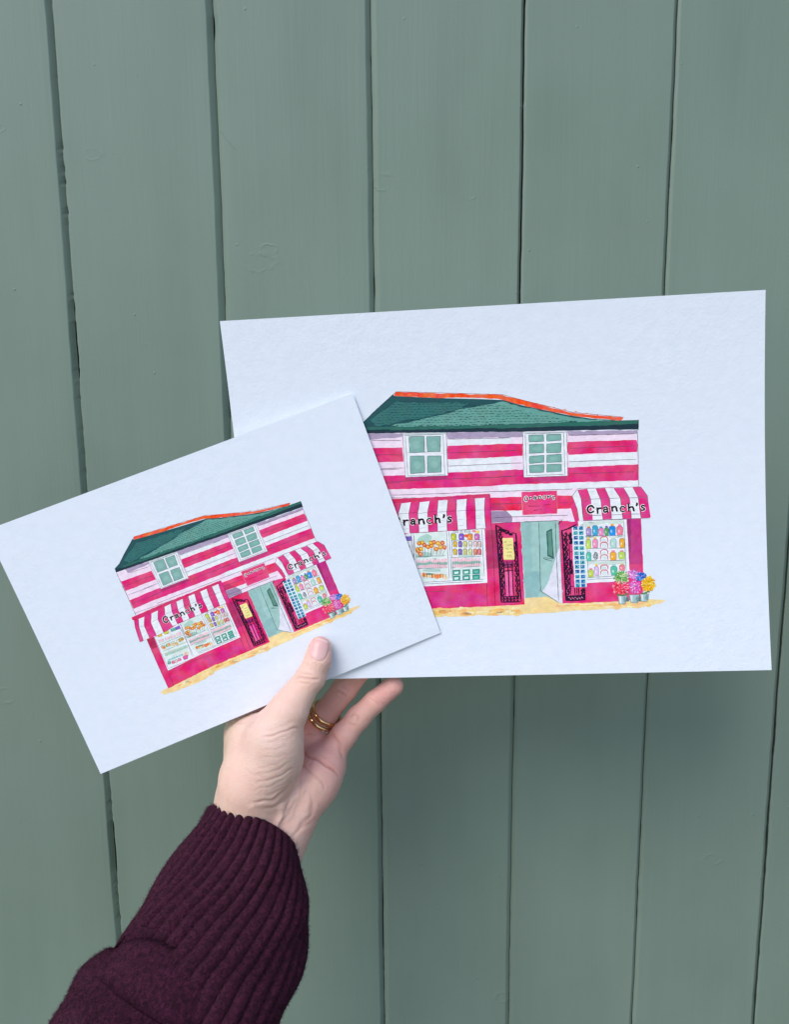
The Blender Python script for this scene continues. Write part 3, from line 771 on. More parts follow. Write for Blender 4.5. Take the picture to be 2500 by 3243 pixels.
# wrought iron gates
def curls(z, x0, y0, x1, y1, w, n, lw):
    lw *= 1.35
    for i in range(n):
        t = (i+.5)/n
        cx, cy = x0+(x1-x0)*t, y0+(y1-y0)*t
        s = 1 if i % 2 else -1
        h = abs(y1-y0)/n*.62
        pts = [(cx+s*w*.5*cos(a)*(1-a/9), cy+h*sin(a)*(1-a/9)) for a in np.linspace(0, 5.4, 10)]
        line(18, T(z,*pts), lw, (30,10,44))
        line(18, T(z,(cx-s*w*.3,cy-h*.9),(cx+s*w*.2,cy-h*.3),(cx-s*w*.35,cy+h*.7),(cx+s*w*.1,cy+h)), lw*.8, (34,10,46))
        blob(18, T(z,(cx+rng.uniform(-.4,.4)*w,cy+rng.uniform(-.5,.5)*h))[0], lw*.9, lw*.8, (34,10,46), 6, ink=1)
for q in ([(55,735),(100,1250),(145,2010)], [(66,740),(112,1250),(158,2005)], [(385,875),(420,1300),(480,2000)], [(395,880),(432,1400),(470,1960)], [(60,740),(150,800),(290,850)], [(300,880),(340,870),(390,880)],
          [(140,1925),(440,1915)], [(145,1962),(455,1958)], [(145,2010),(470,2003)], [(185,1330),(200,1600),(222,1920)], [(245,1330),(265,1500),(285,1925)], [(335,1330),(330,1500),(352,1905)], [(180,1440),(350,1430)], [(190,1500),(350,1490)]):
    line(18, T(4,*q), .42, (30,10,44))
curls(4, 128, 780, 172, 1900, 66, 12, .4)
curls(4, 372, 1010, 422, 1930, 62, 11, .38)
curls(4, 110, 800, 330, 905, 70, 4, .42)
curls(4, 175, 1400, 340, 1395, 40, 3, .42)
curls(4, 160, 1944, 450, 1940, 26, 5, .4); curls(4, 160, 1985, 450, 1982, 26, 5, .4)
poly(16, T(4,(210,1510),(258,1505),(272,1915),(225,1918)), (226,80,156)); poly(16, T(4,(282,1500),(328,1498),(340,1900),(292,1912)), (226,80,156))
poly(16, T(4,(185,1340),(345,1330),(345,1430),(190,1440)), (150,34,110), rough=.2)
poly(19, T(4,(168,958),(340,952),(366,1310),(190,1312)), (240,216,146), rough=.08)
for i, q in enumerate(([(190,1022),(210,1028),(225,1012),(240,1030)],[(265,1020),(290,1018)],[(230,1070),(260,1072),(300,1068),(325,1070)],[(220,1135),(250,1130),(270,1140)],[(290,1130),(325,1128)],[(232,1190),(290,1185),(320,1190),(322,1175)],[(240,1250),(255,1235),(262,1250)],[(275,1240),(290,1245),(300,1235),(320,1240)],[(245,1268),(330,1262)])):
    line(20, T(4,*q), .2, (110,90,60))
for q in ([(92,740),(125,1200),(155,1785)], [(103,745),(135,1200),(165,1780)], [(205,935),(215,1300),(226,1700)], [(95,745),(150,740),(325,652)], [(100,752),(220,712),(300,668)], [(155,1785),(440,1778)], [(285,1590),(292,1700)], [(318,1592),(322,1700)], [(345,1592),(350,1700)], [(438,1592),(442,1778)],
          [(215,1065),(255,1062)], [(212,1240),(255,1215)], [(215,1380),(262,1398)], [(220,1580),(275,1570)], [(222,925),(245,940)]):
    line(18, T(5,*q), .42, (30,10,44))
poly(18, T(5,(155,1712),(440,1700),(442,1780),(158,1786)), (34,12,48), 1.0)
for i in range(14): blob(19, T(5,(200+i*16,1738+(i % 3)*12))[0], .38, .28, (206,60,120) if i % 2 else (200,170,200), 5)
curls(5, 150, 770, 190, 1695, 62, 13, .42); curls(5, 215, 780, 235, 940, 46, 3, .5); curls(5, 225, 1180, 245, 1380, 40, 3, .45); curls(5, 405, 1600, 410, 1700, 55, 2, .4)
line(18, T(4,(1105,660),(1155,655),(1120,700),(1090,735),(1085,720),(1130,680)), .2, (90,20,60))

# flower buckets
for pts in ([(930,1715),(1062,1712),(1035,1832),(945,1838)], [(1095,1700),(1248,1698),(1218,1822),(1120,1815)], [(1255,1690),(1388,1688),(1362,1802),(1275,1800)]):
    poly(13, T(5,*pts), (150,180,192), rough=.2)
    (x0,y0),(x1,y1),(x2,y2),(x3,y3) = pts
    poly(14, T(5,(x0+18,y0+10),(x0+50,y0+8),(x0+52,y3-15),(x0+28,y3-12)), (196,214,224), rough=.15)
    blob(14, T(5,(x1-30,(y1+y2)/2))[0], .9, 1.8, (112,146,158), 7)
    line(15, T(5,*pts,pts[0]), .15, (90,104,116))
for x in (1072, 1245): poly(14, T(5,(x-28,1800),(x-8,1725),(x+8,1725),(x+26,1798)), (84,110,118), rough=.15)
def cluster(cx, cy, rx, ry, cols, n, ly=20):
    blob(ly, T(5,(cx,cy))[0], rx*.0343, ry*.0343, cols[0], 14, jit=.1)
    for i in range(n):
        a = rng.uniform(0, 6.28); r = math.sqrt(rng.random())
        x, y = cx+rx*r*cos(a), cy+ry*r*sin(a)
        blob(ly+1+(i % 3), T(5,(x,y))[0], rng.uniform(.45,.85), rng.uniform(.22,.42), rng.choice(cols), 5, math.atan2(y-cy, x-cx)+rng.uniform(-.5,.5), .3)
cluster(1150,1400,90,66,[(190,110,200),(210,140,214),(160,90,190),(226,190,232),(206,84,170)],70)
cluster(1262,1432,80,72,[(30,104,200),(40,130,220),(24,80,180),(120,170,230),(110,70,180)],70)
cluster(980,1440,112,92,[(84,150,72),(110,176,92),(60,124,62),(196,220,190),(150,196,120)],110)
cluster(1378,1540,104,120,[(240,168,40),(246,192,66),(226,130,30),(250,220,130),(150,140,50)],130)
cluster(1180,1580,82,104,[(208,76,170),(222,110,190),(190,60,160),(238,190,226),(176,110,200)],110)
cluster(968,1600,128,100,[(218,46,82),(230,80,120),(200,36,80),(240,170,190),(226,104,140)],150)
for x, y in ((940,1700),(1000,1708),(1050,1690),(1300,1680),(1340,1672),(1375,1650)): blob(24, T(5,(x,y))[0], 1.1, .5, (70,120,66), 6)

def build_sheet(name, sh, to_uv, label, thick=.00035):
    root = empty(name, sh.at(.5, 1.0))
    tag(root, label, 'art print')
    # sheet of paper: front, back and edges
    NU = 6
    V, Fc = [], []
    for side in (0.0, -thick*1000):
        for j in range(NV+1):
            for i in range(NU+1):
                V.append(sh.at(i/NU, j/NV, side))
    n1 = (NU+1)*(NV+1)
    for j in range(NV):
        for i in range(NU):
            a = j*(NU+1)+i
            Fc.append((a, a+1, a+NU+2, a+NU+1))
            Fc.append((n1+a, n1+a+NU+1, n1+a+NU+2, n1+a+1))
    ring = [i for i in range(NU+1)]+[(j+1)*(NU+1)+NU for j in range(NV)]+[NV*(NU+1)+i for i in range(NU-1, -1, -1)]+[j*(NU+1) for j in range(NV-1, 0, -1)]
    for a, b in zip(ring, ring[1:]+ring[:1]):
        Fc.append((b, a, n1+a, n1+b))
    pap = mesh_obj('paper', V, Fc, M_PAPER, root, smooth=False)
    # artwork
    bm = bmesh.new()
    lc = bm.faces.layers.int.new('sid')
    for si, (ly, pts, col, ink) in enumerate(SHAPES):
        z = .02+ly*.006+(si % 9)*.0006
        pp = to_uv(pts)
        vs = [bm.verts.new((u, v, z)) for u, v in pp]
        try:
            f = bm.faces.new(vs); f[lc] = si
        except ValueError:
            pass
    bmesh.ops.triangulate(bm, faces=bm.faces[:])
    for j in range(1, NV):
        bmesh.ops.bisect_plane(bm, geom=bm.verts[:]+bm.edges[:]+bm.faces[:], dist=1e-7, plane_co=(0, j/NV, 0), plane_no=(0, 1, 0))
    off = np.array(parent_loc(root))
    bm.faces.ensure_lookup_table()
    uvc = {}
    sgn = Vector(-sh.n)
    for v in bm.verts:
        u, w, z = v.co
        uvc[v.index] = (u, w)
        v.co = Vector(sh.at(u, w, z)-off)
    bm.verts.index_update()
    bm.normal_update()
    for f in bm.faces:
        if f.normal.dot(sgn) < 0: f.normal_flip()
    me = bpy.data.meshes.new('shop_painting')
    sid = [f[lc] for f in bm.faces]
    bm.to_mesh(me); bm.free()
    ca = me.attributes.new('pigment', 'FLOAT_COLOR', 'FACE')
    ca.data.foreach_set('color', np.array([(*SHAPES[s][2], 1) for s in sid], dtype=np.float32).ravel())
    ia = me.attributes.new('ink', 'FLOAT', 'FACE')
    ia.data.foreach_set('value', [SHAPES[s][3] for s in sid])
    # sheet millimetre coordinates, so that washes fall alike on both prints
    co = np.empty(len(me.vertices)*3); me.vertices.foreach_get('co', co); co = co.reshape(-1, 3)+off
    ux = (sh.Q[1]-sh.Q[0])/np.linalg.norm(sh.Q[1]-sh.Q[0]); vx = (sh.Q[3]-sh.Q[0])/np.linalg.norm(sh.Q[3]-sh.Q[0])
    k = .2885/sh.W*1000
    sa = me.attributes.new('sheet', 'FLOAT_VECTOR', 'POINT')
    sa.data.foreach_set('vector', np.c_[(co-sh.Q[0])@ux*k, (co-sh.Q[0])@vx*k, np.zeros(len(co))].astype(np.float32).ravel())
    me.materials.append(M_PAINT)
    o = bpy.data.objects.new('shop_painting', me)
    COL.objects.link(o); o.parent = root
    return root
build_sheet('art_print', LARGE, lambda p: p, 'large white print of a pink striped sweet shop, tucked behind the smaller one')
build_sheet('art_print', SMALL, lambda p: [tuple((np.array([u, v, 1.0])@L2S)[:2]) for u, v in p],
            'smaller tilted white print of a pink striped sweet shop, pinched in front under the thumb')

# ------------------------------------------------------------------ the hand
H = .0006
def C(x, y, d): return eye(x, y, d/1000.)
def cap(a, b, ra, rb, k=.006):
    return (C(*a), C(*b), ra/1000., rb/1000., k)
PR = [  # metacarpals and the palm's slab
 cap((782,2540,438),(770,2322,447),13.5,11), cap((830,2560,440),(895,2325,456),14,10.6), cap((870,2570,440),(980,2350,457.5),13,9.8), cap((905,2580,438),(1036,2402,450.5),13,9.3),
 # heel of the hand on the little finger's side
 cap((1000,2462,441),(905,2605,437),13.0,14.0,.009), cap((1030,2425,447),(1000,2480,443),10.5,12,.008),
 # wrist and forearm
 cap((760,2560,434),(775,2640,430),13.5,16,.01), cap((890,2620,436),(850,2690,433),14,17.0,.01), cap((800,2600,432),(805,2660,430),15,17,.01),
 cap((775,2640,430),(600,2960,402),17,23,.01), cap((850,2690,433),(680,2990,406),17,24,.01),
]
TH = [
 # ball of the thumb
 cap((782,2500,424),(868,2330,418),14.5,13.0,.009), cap((812,2470,423),(882,2380,419),15.5,12.8,.009), cap((778,2440,431),(790,2350,434),12,10.0,.010), cap((845,2480,427),(892,2420,424),13,10.5,.008),
 # web between thumb and first finger
 cap((765,2315,444),(832,2308,432),7.8,8.2,.007), cap((785,2350,440),(850,2335,426),9.5,10.5,.009),
 # thumb
 cap((868,2330,418),(914,2250,417.2),12.6,10.0,.007), cap((914,2250,417.2),(944,2200,419.8),9.5,8.2,.005), cap((944,2200,419.8),(984,2146,421.5),8.1,7.7,.003),
 cap((984,2146,421.5),(1007,2090,422.2),7.4,6.9,.003), cap((1007,2090,422.2),(1014,2052,423.0),6.9,6.3,.003),
]
IX = [
 cap((768,2302,449.5),(812,2180,446.5),9.6,8.2,.006), cap((812,2180,446.5),(850,2095,445),7.8,7.0,.002), cap((850,2095,445),(868,2035,442.5),6.9,5.8,.002),
]
FING = [ # fingers added with a tight blend so that the gaps stay open
 IX,
 [cap((893,2315,457),(925,2180,452),8.8,8.0,.004), cap((925,2180,452),(948,2080,449),7.9,7.2,.002), cap((948,2080,449),(958,2005,446),7.1,6.2,.002)],
 [cap((985,2340,460),(1030,2262,457.5),8.2,7.8,.004), cap((1030,2262,457.5),(1092,2182,453),7.6,7.3,.002), cap((1092,2182,453),(1148,2112,448.5),7.2,6.8,.002), cap((1148,2112,448.5),(1180,2066,446),6.8,6.0,.002)],
 [cap((1038,2400,450.5),(1090,2328,449.5),8.8,7.5,.004), cap((1090,2328,449.5),(1137,2272,449),7.3,6.9,.002), cap((1137,2272,449),(1188,2222,446.5),6.8,6.3,.002), cap((1188,2222,446.5),(1247,2173,443.4),6.3,5.9,.002)],
]
def field():
    allp = PR+TH+[p for f in FING for p in f]
    P = np.array([p[i] for p in allp for i in (0, 1)])
    lo = P.min(0)-.028; hi = P.max(0)+.028
    hi[1] = min(hi[1], C(700, 2900, 400)[1])
    n = np.ceil((hi-lo)/H).astype(int)
    F = np.full(n, .05, np.float32)
    ax = [lo[i]+np.arange(n[i])*H for i in range(3)]
    def dist(a, b, ra, rb, X, Y, Z):
        d = b-a; L2 = d@d
        px, py, pz = X-a[0], Y-a[1], Z-a[2]
        t = np.clip((px*d[0]+py*d[1]+pz*d[2])/L2, 0, 1)
        return np.sqrt((px-t*d[0])**2+(py-t*d[1])**2+(pz-t*d[2])**2)-(ra+(rb-ra)*t)
    def add(G, prim):
        a, b, ra, rb, k = prim
        r = max(ra, rb)+.014
        sl = []
        for i in range(3):
            s0 = max(0, int((min(a[i], b[i])-r-lo[i])/H)); s1 = min(n[i], int((max(a[i], b[i])+r-lo[i])/H)+2)
            if s1 <= s0: return
            sl.append(slice(s0, s1))
        X = ax[0][sl[0]][:, None, None]; Y = ax[1][sl[1]][None, :, None]; Z = ax[2][sl[2]][None, None, :]
        D = dist(a, b, ra, rb, X, Y, Z).astype(np.float32)
        g = G[tuple(sl)]
        h = np.clip(.5+.5*(g-D)/k, 0, 1)
        G[tuple(sl)] = g*(1-h)+D*h-k*h*(1-h)
    for p in PR: add(F, p)
    G = np.full(n, .05, np.float32)
    for p in TH: add(G, p)
    # the ball of the thumb folds over the palm above and melts into the wrist below
    yy = (CY+FPX*ax[1]/.432)
    k = (.0028+.0085*np.clip((yy-2400)/110, 0, 1)).astype(np.float32)[None, :, None]
    h = np.clip(.5+.5*(F-G)/k, 0, 1)
    F = F*(1-h)+G*h-k*h*(1-h)
    for f in FING:
        G = np.full(n, .05, np.float32)
        for p in f: add(G, p)
        k = .0022
        h = np.clip(.5+.5*(F-G)/k, 0, 1)
        F = F*(1-h)+G*h-k*h*(1-h)
    return F, lo
def surface_nets(F, lo):
    s = F < 0
    nx, ny, nz = F.shape
    c = [s[i:nx-1+i, j:ny-1+j, k:nz-1+k] for i in (0,1) for j in (0,1) for k in (0,1)]
    cnt = sum(x.astype(np.uint8) for x in c)
    act = (cnt > 0) & (cnt < 8)
    idx = np.argwhere(act)
    ids = np.full(act.shape, -1, np.int32); ids[act] = np.arange(len(idx))
    acc = np.zeros((len(idx), 3)); num = np.zeros(len(idx))
    cor = [(i,j,k) for i in (0,1) for j in (0,1) for k in (0,1)]
    for a in cor:
        for dim in range(3):
            if a[dim] == 0:
                b = list(a); b[dim] = 1
                fa = F[idx[:,0]+a[0], idx[:,1]+a[1], idx[:,2]+a[2]]; fb = F[idx[:,0]+b[0], idx[:,1]+b[1], idx[:,2]+b[2]]
                m_ = (fa < 0) != (fb < 0)
                t = np.where(m_, fa/(fa-fb+1e-20), 0)
                p = np.tile(np.array(a, float), (len(idx), 1)); p[:, dim] += t
                acc[m_] += p[m_]; num[m_] += 1
    V = lo+(idx+acc/num[:, None])*H
    faces = []
    for dim in range(3):
        sh = [slice(1, -1)]*3; sh[dim] = slice(0, -1)
        sl2 = list(sh); sl2[dim] = slice(1, None)
        A = s[tuple(sh)]; B = s[tuple(sl2)]
        q = np.argwhere(A != B)
        if not len(q): continue
        base = q.copy()
        for d in range(3):
            if d != dim: base[:, d] += 1
        sg = A[tuple(q.T)]
        d1, d2 = [(1,2),(2,0),(0,1)][dim]
        def I(o1, o2):
            r = base.copy(); r[:, d1] -= o1; r[:, d2] -= o2
            return ids[tuple(r.T)]
        f = np.c_[I(1,1), I(0,1), I(0,0), I(1,0)]
        f[~sg] = f[~sg][:, ::-1]
        faces.append(f)
    return V, np.vstack(faces)
Fd, lo_ = field()
HV, HF = surface_nets(Fd, lo_)
HF = HF[(HF >= 0).all(1)]
# light smoothing
def smooth(V, Fa, it, lam=.5):
    e = np.vstack([Fa[:, [0,1]], Fa[:, [1,2]], Fa[:, [2,3]], Fa[:, [3,0]]])
    for _ in range(it):
        S = np.zeros_like(V); n_ = np.zeros(len(V))
        for d in range(3):
            S[:, d] = np.bincount(e[:,0], V[e[:,1], d], len(V))+np.bincount(e[:,1], V[e[:,0], d], len(V))
        n_ = np.bincount(e[:,0], minlength=len(V))+np.bincount(e[:,1], minlength=len(V))
        V = V+(S/np.maximum(n_, 1)[:, None]-V)*lam
    return V
def vnormals(V, Fa):
    a = V[Fa[:,2]]-V[Fa[:,0]]; b = V[Fa[:,3]]-V[Fa[:,1]]
    n_ = np.cross(a, b)
    out = np.zeros_like(V)
    for c in range(4):
        for d in range(3): out[:, d] += np.bincount(Fa[:, c], n_[:, d], len(V))
    return out/(np.linalg.norm(out, axis=1)[:, None]+1e-12)
HV = smooth(HV, HF, 5)
NR = vnormals(HV, HF)
# orient outwards
if np.mean(((HV-HV.mean(0))*NR).sum(1)) < 0:
    HF = HF[:, ::-1]; NR = -NR
PXY = np.c_[CX+FPX*HV[:,0]/HV[:,2], CY+FPX*HV[:,1]/HV[:,2]]     # where each skin point lies, for the creases
front = np.clip(-NR[:,2]*1.6, 0, 1)
WXY = PXY+np.c_[2.6*np.sin(PXY[:,1]*.061+PXY[:,0]*.017)+1.4*np.sin(PXY[:,1]*.14+1.3), 2.8*np.sin(PXY[:,0]*.055+1.1)+1.5*np.sin(PXY[:,0]*.13-PXY[:,1]*.03)]
HS = lambda x, y: (620+x*.4157, 1980+y*.4157)
def seg_dist(P, a, b):
    a = np.array(a, float); b = np.array(b, float); d = b-a
    t = np.clip(((P-a)@d)/(d@d), 0, 1)
    return np.hypot(*(P-(a+t[:,None]*d)).T), t
crease_depth = np.zeros(len(HV)); red = np.zeros(len(HV)); fold = np.zeros(len(HV))
def crease(pts, depth, w, dmin=0, dmax=999, redness=.5, lump=0.0):
    """fold line on the skin: depth mm, half width w px"""
    global crease_depth, red
    P = [HS(*p) for p in pts]
    Q = []
    for i in range(len(P)-1):
        p0, p1, p2, p3 = P[max(i-1,0)], P[i], P[i+1], P[min(i+2,len(P)-1)]
        for t in np.linspace(0, 1, 6)[:-1]:
            Q.append([.5*((2*p1[k])+(-p0[k]+p2[k])*t+(2*p0[k]-5*p1[k]+4*p2[k]-p3[k])*t*t+(-p0[k]+3*p1[k]-3*p2[k]+p3[k])*t**3) for k in (0,1)])
    Q.append(list(P[-1]))
    best = np.full(len(HV), 1e9); par = np.zeros(len(HV))
    x0, y0 = np.min(Q, 0)-60; x1, y1 = np.max(Q, 0)+60
    sel = (PXY[:,0] > x0) & (PXY[:,0] < x1) & (PXY[:,1] > y0) & (PXY[:,1] < y1) & (HV[:,2]*1000 > dmin) & (HV[:,2]*1000 < dmax) & (front > 0)
    ii = np.where(sel)[0]
    if not len(ii): return
    for i in range(len(Q)-1):
        d, t = seg_dist(WXY[ii], Q[i], Q[i+1])
        up = d < best[ii]
        best[ii[up]] = d[up]; par[ii[up]] = (i+t[up])/(len(Q)-1)
    fade = np.clip(np.minimum(par, 1-par)*5+.15, 0, 1)
    g = np.exp(-(best/w)**2)*fade*front
    depth = depth*(.42 if dmax <= 440 and dmax > 430 else .95); 
    crease_depth += g*depth-np.exp(-((best-w*2.0)/(w*1.3))**2)*fade*front*depth*.25
    red = np.maximum(red, np.exp(-(best/(w*1.3))**2)*fade*redness)
# palm lines
crease([(795,955),(860,990),(940,1030),(1020,1085),(1090,1150)], 1.1, 4.2, 424, redness=.95)
crease([(790,1030),(850,1090),(910,1150),(960,1210),(985,1270)], .5, 3.5, 424, redness=.5)
crease([(790,1080),(800,1150),(790,1230),(800,1300)], .45, 4, 424, redness=.35)
crease([(1030,820),(1070,880),(1110,960),(1130,1010)], .55, 5, 430, redness=.35)
crease([(840,815),(900,825),(960,815),(1030,815)], .5, 4, 430, redness=.3)
crease([(890,1000),(880,1060)], .3, 3, 424, redness=.2)
# thumb
crease([(760,425),(800,400),(850,400),(900,412),(940,410)], .55, 4, 0, 430, .45)
crease([(790,370),(840,365),(890,385)], .35, 3.5, 0, 430, .25)
crease([(745,440),(800,440),(870,432)], .28, 3.5, 0, 430, .2)
crease([(500,860),(580,835),(660,815),(740,795),(790,785)], .9, 3.6, 0, 440, .55)
crease([(530,900),(620,870),(700,850)], .4, 3.4, 0, 440, .25)
crease([(600,890),(680,880),(780,850)], .25, 3, 0, 440, .2)
crease([(500,800),(580,790),(680,760),(770,740)], .25, 5, 0, 440, .15)
crease([(500,960),(600,940),(720,925)], .3, 3.6, 0, 440, .15)
crease([(480,1010),(580,1000),(700,990),(770,960)], .25, 3.6, 0, 440, .12)
# folds at the ball of the thumb near the wrist
for (y, x0, x1, dp, w_, b_) in ((1095,470,700,.16,3.2,8), (1150,440,735,.34,3.6,18), (1182,520,765,.22,3.0,10), (1212,455,760,.5,4.4,26), (1250,560,770,.28,3.2,14), (1268,430,700,.3,3.4,22), (1305,520,752,.5,4.6,30), (1352,500,690,.22,3.8,20), (1338,640,745,.3,3.4,8)):
    crease([(x0,y),(x0+(x1-x0)*.3,y-18-b_*.4),(x0+(x1-x0)*.62,y-34-b_),(x1,y-80-b_*1.6)], dp, w_, 0, 440, .2)
crease([(360,1090),(450,1150),(540,1165)], .3, 4, 0, 440, .12)
crease([(420,1360),(500,1345),(600,1320),(700,1240),(740,1190)], .55, 5, 0, 445, .2)
crease([(520,1400),(600,1380),(690,1330),(760,1240),(790,1130)], .5, 5, 0, 445, .25)
crease([(700,1390),(720,1330),(790,1250)], .4, 5, 0, 450, .2)
crease([(640,1500),(700,1450),(760,1330)], .35, 6, 0, 450, .15)
crease([(790,1560),(820,1500),(880,1420),(890,1300)], .35, 7, 0, 450, .15)
crease([(740,1640),(790,1560),(900,1480)], .3, 6, 0, 450, .15)
crease([(560,1480),(620,1500),(690,1560)], .3, 6, 0, 450, .15)
crease([(860,1240),(900,1330),(900,1400)], .25, 6, 424, 455, .12)
# web and knuckle
crease([(250,760),(300,735),(380,740),(440,750)], .35, 4, 0, 460, .15)
crease([(245,720),(330,690),(430,690)], .3, 4, 0, 460, .12)
crease([(400,790),(440,740),(465,690)], .5, 5, 0, 460, .3)
# finger joints
crease([(1170,700),(1195,680),(1235,700),(1250,745)], .4, 4, 435, redness=.55)
crease([(1165,730),(1195,760),(1235,765)], .25, 3.5, 435, redness=.35)
crease([(1320,560),(1360,580),(1410,620)], .4, 4, 435, redness=.5)
crease([(1350,540),(1390,575),(1430,600)], .2, 3.5, 435, redness=.3)
crease([(1070,500),(1110,510),(1160,545)], .35, 4.5, 435, redness=.5)
crease([(1100,470),(1140,480),(1180,510)], .25, 4, 435, redness=.4)
HV = HV-NR*(crease_depth*.001)[:, None]
# soft relief of tendons and pads
lump = 0
for (a_, b_, w_, h_) in (((905,2590),(955,2500),13,.9), ((860,2640),(900,2560),10,.8), ((1000,2330),(1060,2390),22,.8), ((900,2540),(880,2600),9,.5), ((800,2560),(850,2610),12,.6), ((1010,2440),(960,2570),24,.6), ((760,2300),(722,2420),16,.5)):
    d_, t_ = seg_dist(WXY, a_, b_)
    lump = lump+h_*np.exp(-(d_/w_)**2)*front
HV = HV+NR*(lump*.001)[:, None]
# thumb nail: raised plate in a shallow bed
ax_a, ax_b = np.array([976, 2140.]), np.array([1019, 2017.])
ad = (ax_b-ax_a)/np.linalg.norm(ax_b-ax_a); an = np.array([-ad[1], ad[0]])
rel = PXY-np.array([1010.5, 2057.])
lu = (rel@ad)/34.; lv = (rel@an)/28.5
sup = (np.abs(lu)**2.7+np.abs(lv)**2.7)**(1/2.7)
isth = (HV[:,2]*1000 < 424) & (front > .1)
plate = np.clip((1.0-sup)*9, 0, 1)*isth
groove = np.exp(-((sup-1.06)/.07)**2)*isth*(lu < .8)
HV = HV+NR*((plate*.22-groove*.5)*.001)[:, None]
# flatter nail across
nailmask = plate
NR2 = vnormals(HV, HF)
if np.mean((NR2*NR).sum(1)) < 0: NR2 = -NR2
# skin colour, point by point
def seg3(a, b):
    a = C(*a); b = C(*b); d = b-a
    t = np.clip(((HV-a)@d)/(d@d), 0, 1)
    return np.linalg.norm(HV-(a+t[:,None]*d), axis=1)*1000
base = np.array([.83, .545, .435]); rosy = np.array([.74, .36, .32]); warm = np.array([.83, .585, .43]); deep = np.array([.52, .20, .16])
colr = np.tile(base, (len(HV), 1))
def blend(c, w):
    global colr
    w = np.clip(w, 0, 1)[:, None]; colr = colr*(1-w)+c*w
blend(warm, np.exp(-(seg3((730,2300,440),(715,2540,430))/16)**2)*.8)
blend(rosy, .62*np.clip((HV[:,2]*1000-426)/8, 0, 1)*np.exp(-(seg3((960,2310,448),(1030,2400,440))/22)**2))
blend(rosy, .42*np.clip((PXY[:,0]-925)/30, 0, 1)*np.clip((HV[:,2]*1000-424)/6, 0, 1))
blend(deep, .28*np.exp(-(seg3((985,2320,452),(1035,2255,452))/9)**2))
blend(np.array([.77,.60,.52]), .4*np.exp(-(seg3((850,2330,405),(880,2450,408))/13)**2))  # cool greyish highlight on the ball of the thumb, painted into the skin
blend(rosy, .75*np.exp(-(seg3((1215,2195,440),(1255,2168,438))/9.5)**2))
blend(rosy, .5*np.exp(-(seg3((1090,2195,445),(1120,2150,443))/9)**2))
blend(rosy, .8*np.exp(-(seg3((800,2260,446),(900,2220,452))/11)**2)*(HV[:,2] > .430))
blend(rosy, .45*np.exp(-(seg3((1030,2010,420),(1048,2090,420))/5)**2))
blend(rosy, .25*np.exp(-(seg3((930,2560,430),(950,2640,430))/14)**2))
blend(deep, red*.5)
nail_c = np.array([.76, .47, .44])
blend(nail_c, nailmask*.9)
blend(np.array([.86,.68,.60]), np.exp(-((sup-1.02)/.06)**2)*isth*.55*(lu < .5))
blend(np.array([.88,.72,.66]), np.exp(-((lu-.93)/.07)**2)*isth*(np.abs(lv) < .75)*.7)
blend(np.array([.5,.1,.08]), np.exp(-(np.hypot(PXY[:,0]-998, PXY[:,1]-2096.5)/1.8)**2)*isth*.9)
blend(rosy, np.exp(-((sup-1.12)/.1)**2)*isth*.35)

person = empty('person', wld(C(800, 2640, 431)))
tag(person, 'left hand and forearm in a plum wool jumper, pinching both prints between thumb and fingers', 'person')
hand = mesh_obj('hand', HV@EYE.T, HF, M_SKIN, person)
at = hand.data.attributes.new('skin', 'FLOAT_COLOR', 'POINT')
at.data.foreach_set('color', np.c_[colr, np.ones(len(colr))].astype(np.float32).ravel())
at = hand.data.attributes.new('nail', 'FLOAT', 'POINT')
at.data.foreach_set('value', nailmask.astype(np.float32))

